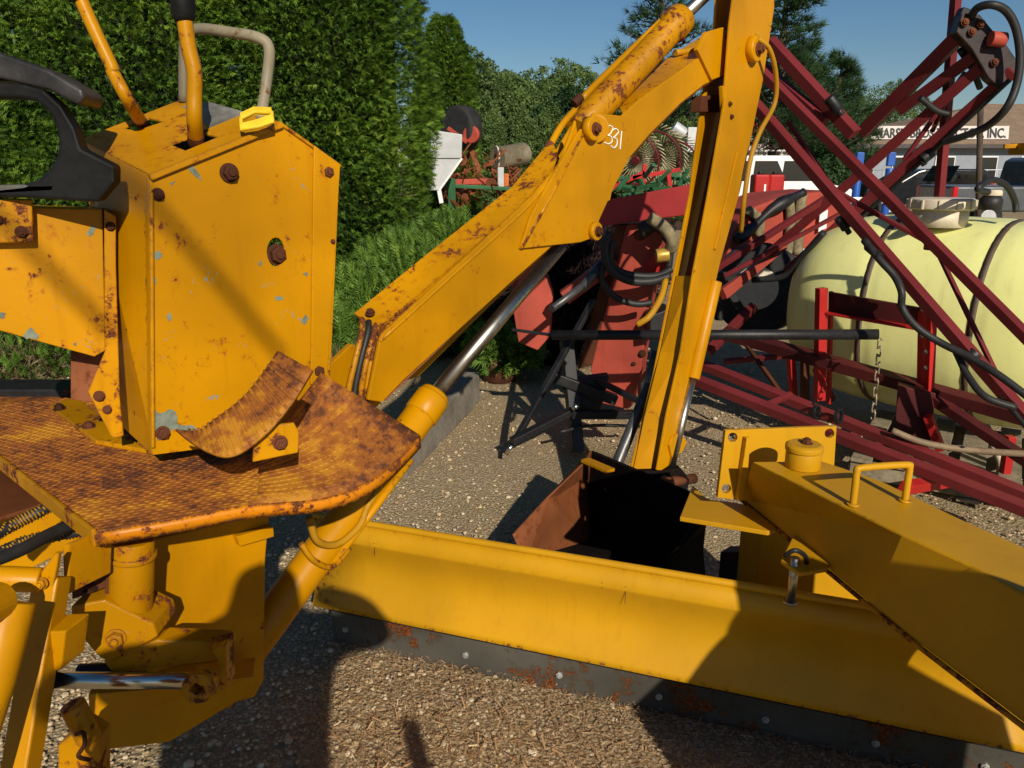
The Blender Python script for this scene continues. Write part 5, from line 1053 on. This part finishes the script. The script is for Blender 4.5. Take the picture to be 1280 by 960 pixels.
# red roofed cream shed behind the dipper
c = D(965, 180, 27); t = empty('cream_shed', (c.x, 27, 0), 'cream shed with bright red curved roof right of the dipper', 'shed')
z1 = D(965, 196, 27).z; z2 = D(965, 168, 27).z; z3 = D(965, 150, 27).z
m = MB(); m.prism([(c.x-.8, 27, .0), (c.x+.75, 27, 0), (c.x+.75, 27, z2), (c.x-.8, 27, z2)], (0, 1.5, 0)); m.build('wall', plain('cream_wall', (.70, .60, .48, 1), .6), t, .02)
pts = [(c.x-.95+.1*k, 27-.1, z2+(z3-z2)*math.sin(math.pi*min(1, (k+1)/14))**.6) for k in range(0, 11)]; m = MB(); m.prism([(c.x-.95, 26.9, z2)]+pts+[(c.x+.15, 26.9, z2)], (0, 1.7, 0)); m.build('roof', 'redbright', t, .02)
for k in range(4): m = MB(); m.bar((c.x-.7+.5*k, 26.85, z2-1.1), (c.x-.7+.5*k, 26.85, z2-.45), .04, .04); m.build('rail_post', 'white', t)
m = MB(); m.bar((c.x-.8, 26.85, z2-.5), (c.x+1.1, 26.85, z2-.5), .05, .05); m.bar((c.x-.8, 26.85, z2-.85), (c.x+1.1, 26.85, z2-.85), .04, .04); m.build('rail', 'white', t)
# red jerry boxes
for i, (x, l) in enumerate(((948, 'left red fuel box on the hood behind the dipper hose'), (966, 'right red fuel box with a white mark'))):
    c = D(x, 250, 9); t = empty('fuel_box', (c.x, c.y, D(x, 250, 9).z), l, 'fuel box', 'red fuel boxes'); zz = D(x, 218, 9).z; m = MB(); m.box((c.x, c.y, (c.z+zz)/2), .165, .2, zz-c.z); b_ = m.build('body', 'redbright', t, .02); m = MB(); m.tube([(c.x, c.y, zz), (c.x, c.y, zz+.03)], .03, 12); m.build('cap', 'black', t, .003); m = MB(); m.box((c.x+.03, c.y-.102, c.z+.09), .05 if i else .02, .004, .03 if i else .16); m.build('mark', 'white', t)
# grey hopper
t = empty('grey_hopper', tuple(G(560, 250, 0).xy)+(0,), 'pale grey sheet metal hopper beside the arborvitae', 'hopper'); d = 12.
m = MB(); m.prism([D(538, 162, d), D(578, 168, d), D(577, 198, d), D(538, 198, d)], (-.1, .8, 0)); m.prism([D(538, 199, d), D(577, 199, d), D(549, 238, d), D(536, 238, d)], (-.1, .8, 0)); m.build('bin', 'galv', t, .01)
m = MB(); m.bar(D(577.5, 198, d-.02), D(549, 238, d-.02), .03, .03); m.bar(D(549, 238, d-.02), D(552, 254, d-.02), .06, .06); m.build('chute_edge', 'white', t, .004)
# rusty machine with tyre and drum
t = empty('old_tractor', (D(600, 230, 14).x, 14, 0), 'rusty red machine carcass with raised black tyre and grey drum', 'machine'); d = 14.
m = MB(); c = D(577, 160, d); m.tube([c+Vector((-.10, -.12, 0)), c+Vector((.1, .12, 0))], .36, 30); m.build('tyre', 'tyre', t, .06, seg=3)
m = MB(); c2 = D(588, 168, d-.3); m.tube([c2, c2+Vector((.03, .1, 0))], .14, 20); m.build('hub', 'salmon', t, .02)
m = MB(); r_ = random.Random(4)
for k in range(120):
    a = D(r_.uniform(555, 650), r_.uniform(195, 252), d+r_.uniform(-.8, .8)); b = a+Vector((r_.uniform(-.25, .25), r_.uniform(-.3, .3), r_.uniform(-.25, .25))); m.bar(a, b, r_.uniform(.015, .05), r_.uniform(.015, .05))
    if k % 5 == 0: m.tube([a, a+Vector((.0, .1, .01))], r_.uniform(.04, .10), 12)
m.bar(D(580, 165, d), D(600, 215, d), .08, .08); m.build('frame', 'bucket', t, .01)
m = MB(); m.bar(D(556, 228, d-.5), D(622, 226, d-.5), .09, .09); m.build('red_rail', 'salmon', t, .01); m = MB(); m.bar(D(560, 160, d-.2), D(584, 178, d-.3), .06, .06); m.build('axle_arm', 'salmon', t, .01)
m = MB(); c = D(622, 198, d); c3 = D(655, 192, d+.5); m.tube([c, c3], .19, 26); m.build('drum', 'pipe', t, .02)
m = MB(); m.hole(c+Vector((-.01, -.02, 0)), (-1, -.3, 0), .09, .21, .03, 26); m.build('drum_ring', 'cream', t, .01)
m = MB(); m.box(D(626, 222, d-.7), .10, .08, .32); m.build('grey_can', 'galv', t, .01); m = MB(); m.box(D(633, 225, d-.7), .08, .08, .2); m.build('orange_can', 'orange', t, .01)
m = MB(); m.box(D(565, 243, d-.8), .12, .12, .5); m.bar(D(556, 232, d-.8), D(640, 236, d-.7), .08, .06); m.build('green_post', 'green', t, .01)
# wheel rakes
def rake(x, y, r, label, ang):
    c = D(x, y, 11); t = empty('wheel_rake', (c.x, c.y, 0), label, 'rake wheel', 'rake wheels under the boom'); ax_ = Vector((math.cos(ang), math.sin(ang), .35)).normalized(); a = ax_.orthogonal().normalized(); b = ax_.cross(a)
    m = MB(); m.tube([c+(a*math.cos(k*math.pi/12)+b*math.sin(k*math.pi/12))*r*.8 for k in range(25)], .014, 6, False); m.tube([c-ax_*.03, c+ax_*.03], .06, 12); m.build('rim', 'red', t)
    m = MB()
    for k in range(44):
        an = k*2*math.pi/44; u_ = a*math.cos(an)+b*math.sin(an); v_ = -a*math.sin(an)+b*math.cos(an); m.tube([c+u_*r*.12, c+u_*r*.8+ax_*.04, c+u_*r*.92+v_*.06, c+u_*r*1.02+v_*.14], .008, 4)
    m.build('tines', plain('tine_steel', (.42, .38, .22, 1), .5, .2), t, kind='stuff')
rake(795, 200, .42, 'wheel rake nearest the yellow knee plate', .9); rake(822, 196, .42, 'wheel rake between the other two under the boom', .9); rake(846, 206, .40, 'wheel rake nearest the dipper', .9)
t = empty('green_implement', (D(800, 240, 10).x, 10, 0), 'green and red implement frame below the wheel rakes', 'implement'); m = MB(); d = 10.
for k in range(30):
    a = D(r_.uniform(765, 860), r_.uniform(215, 240), d+r_.uniform(-.5, .5)); b = a+Vector((r_.uniform(-.4, .4), r_.uniform(-.3, .3), r_.uniform(-.2, .2))); m.bar(a, b, .04, .04)
m.build('frame', 'green', t, .005); m = MB(); m.bar(D(790, 222, d), D(850, 212, d), .05, .05); m.bar(D(806, 205, d), D(803, 240, d), .05, .05); m.bar(D(835, 212, d), D(838, 240, d), .05, .05); m.bar(D(765, 235, d), D(806, 215, d), .05, .05); m.build('red_frame', 'redbright', t, .005)
m = MB(); m.tube([D(842, 158, 14), D(856, 168, 14)], .10, 14); m.box(D(866, 175, 14), .22, .2, .4); m.build('mail_tube', 'galv', None, .01, origin=tuple(D(860, 200, 14)), tag=('pale metal tube and grey box left of the dipper', 'metal tube'))
# low dark hedge band behind everything
t = empty('yellow_loader', (D(1275, 190, 24).x, 24, 0), 'sliver of a yellow machine above the grey pickup', 'loader'); m = MB(); m.box(D(1290, 186, 24), .9, .8, .32); m.build('boom', 'yellow_clean', t, .03); m = MB(); m.bar(D(1255, 183, 24), D(1280, 182, 24), .08, .12); m.bar(D(1290, 190, 24), D(1290, 235, 24), .1, .1); m.build('strut', 'yellow_clean', t, .01)
# ================================================================== PHOTOGRAPHER (stands behind the camera, throws the shadow on the swing post)
def person(name, label, J, rad, E, root, col):
    me = bpy.data.meshes.new('body'); me.from_pydata([Vector(j)-Vector(root) for j in J], E, []); me.materials.append(M[col]); o = bpy.data.objects.new(name, me); COL.objects.link(o); o.location = root; setp(o, label, 'person')
    sk = o.modifiers.new('skin', 'SKIN'); me.skin_vertices  # radii
    for i, r in enumerate(rad): me.skin_vertices[0].data[i].radius = (r, r)
    me.skin_vertices[0].data[0].use_root = True; sb = o.modifiers.new('sub', 'SUBSURF'); sb.levels = sb.render_levels = 2; return o
J = [(-.16, -.34, 1.02), (-.15, -.31, 1.24), (-.08, -.24, 1.44), (-.04, -.20, 1.54), (-.035, -.18, 1.61), (-.035, -.15, 1.735),
     (.15, -.20, 1.50), (.30, -.12, 1.45), (.20, -.08, 1.55), (.06, -.06, 1.58),
     (-.24, -.22, 1.50), (-.40, -.16, 1.44), (-.24, -.10, 1.46), (-.05, -.06, 1.57),
     (.08, -.34, .94), (.10, -.32, .50), (.10, -.34, .07), (.11, -.22, .04), (-.14, -.34, .94), (-.16, -.32, .50), (-.16, -.34, .07), (-.17, -.22, .04)]
Rr = [.22, .225, .20, .075, .085, .085, .08, .06, .045, .035, .085, .075, .05, .035, .10, .065, .045, .04, .10, .065, .045, .04]
Ed = [(0, 1), (1, 2), (2, 3), (3, 4), (4, 5), (2, 6), (6, 7), (7, 8), (8, 9), (2, 10), (10, 11), (11, 12), (12, 13), (0, 14), (14, 15), (15, 16), (16, 17), (0, 18), (18, 19), (19, 20), (20, 21)]
person('person', 'person in dark clothes holding a camera up at eye height', J, Rr, Ed, (-.06, -.36, 0), 'cloth')

m = MB(); m.bar((.35, -.2, 0), (.35, -.2, 1.24), .05, .03, (0, 1, 0)); m.build('shade_post', 'wood', None, .003, origin=(.35, -.2, 0), tag=('added unseen wooden post beside the photographer, casting a narrow ground shadow', 'post'))  # post put in out of view to cast the narrow shadow on the gravel
t = empty('blocker', (-3.3, -3, 0), 'unseen added derrick with two slanting braces behind the photographer', 'blocker')  # added out of view so its two bars cast the diagonal streaks
for a_, b_ in (((-3.2, -3, 8.4), (.885, -3, 3.835)), ((-3.2, -3, 8.2), (.515, -3, 3.85))):
    m = MB(); m.bar(a_, b_, .012, .020); m.build('blocker_bar', 'yellow_clean', t)
m = MB(); m.bar((-3.3, -3, 0), (-3.3, -3, 8.6), .1, .1); m.build('mast', 'yellow_clean', t, .003)
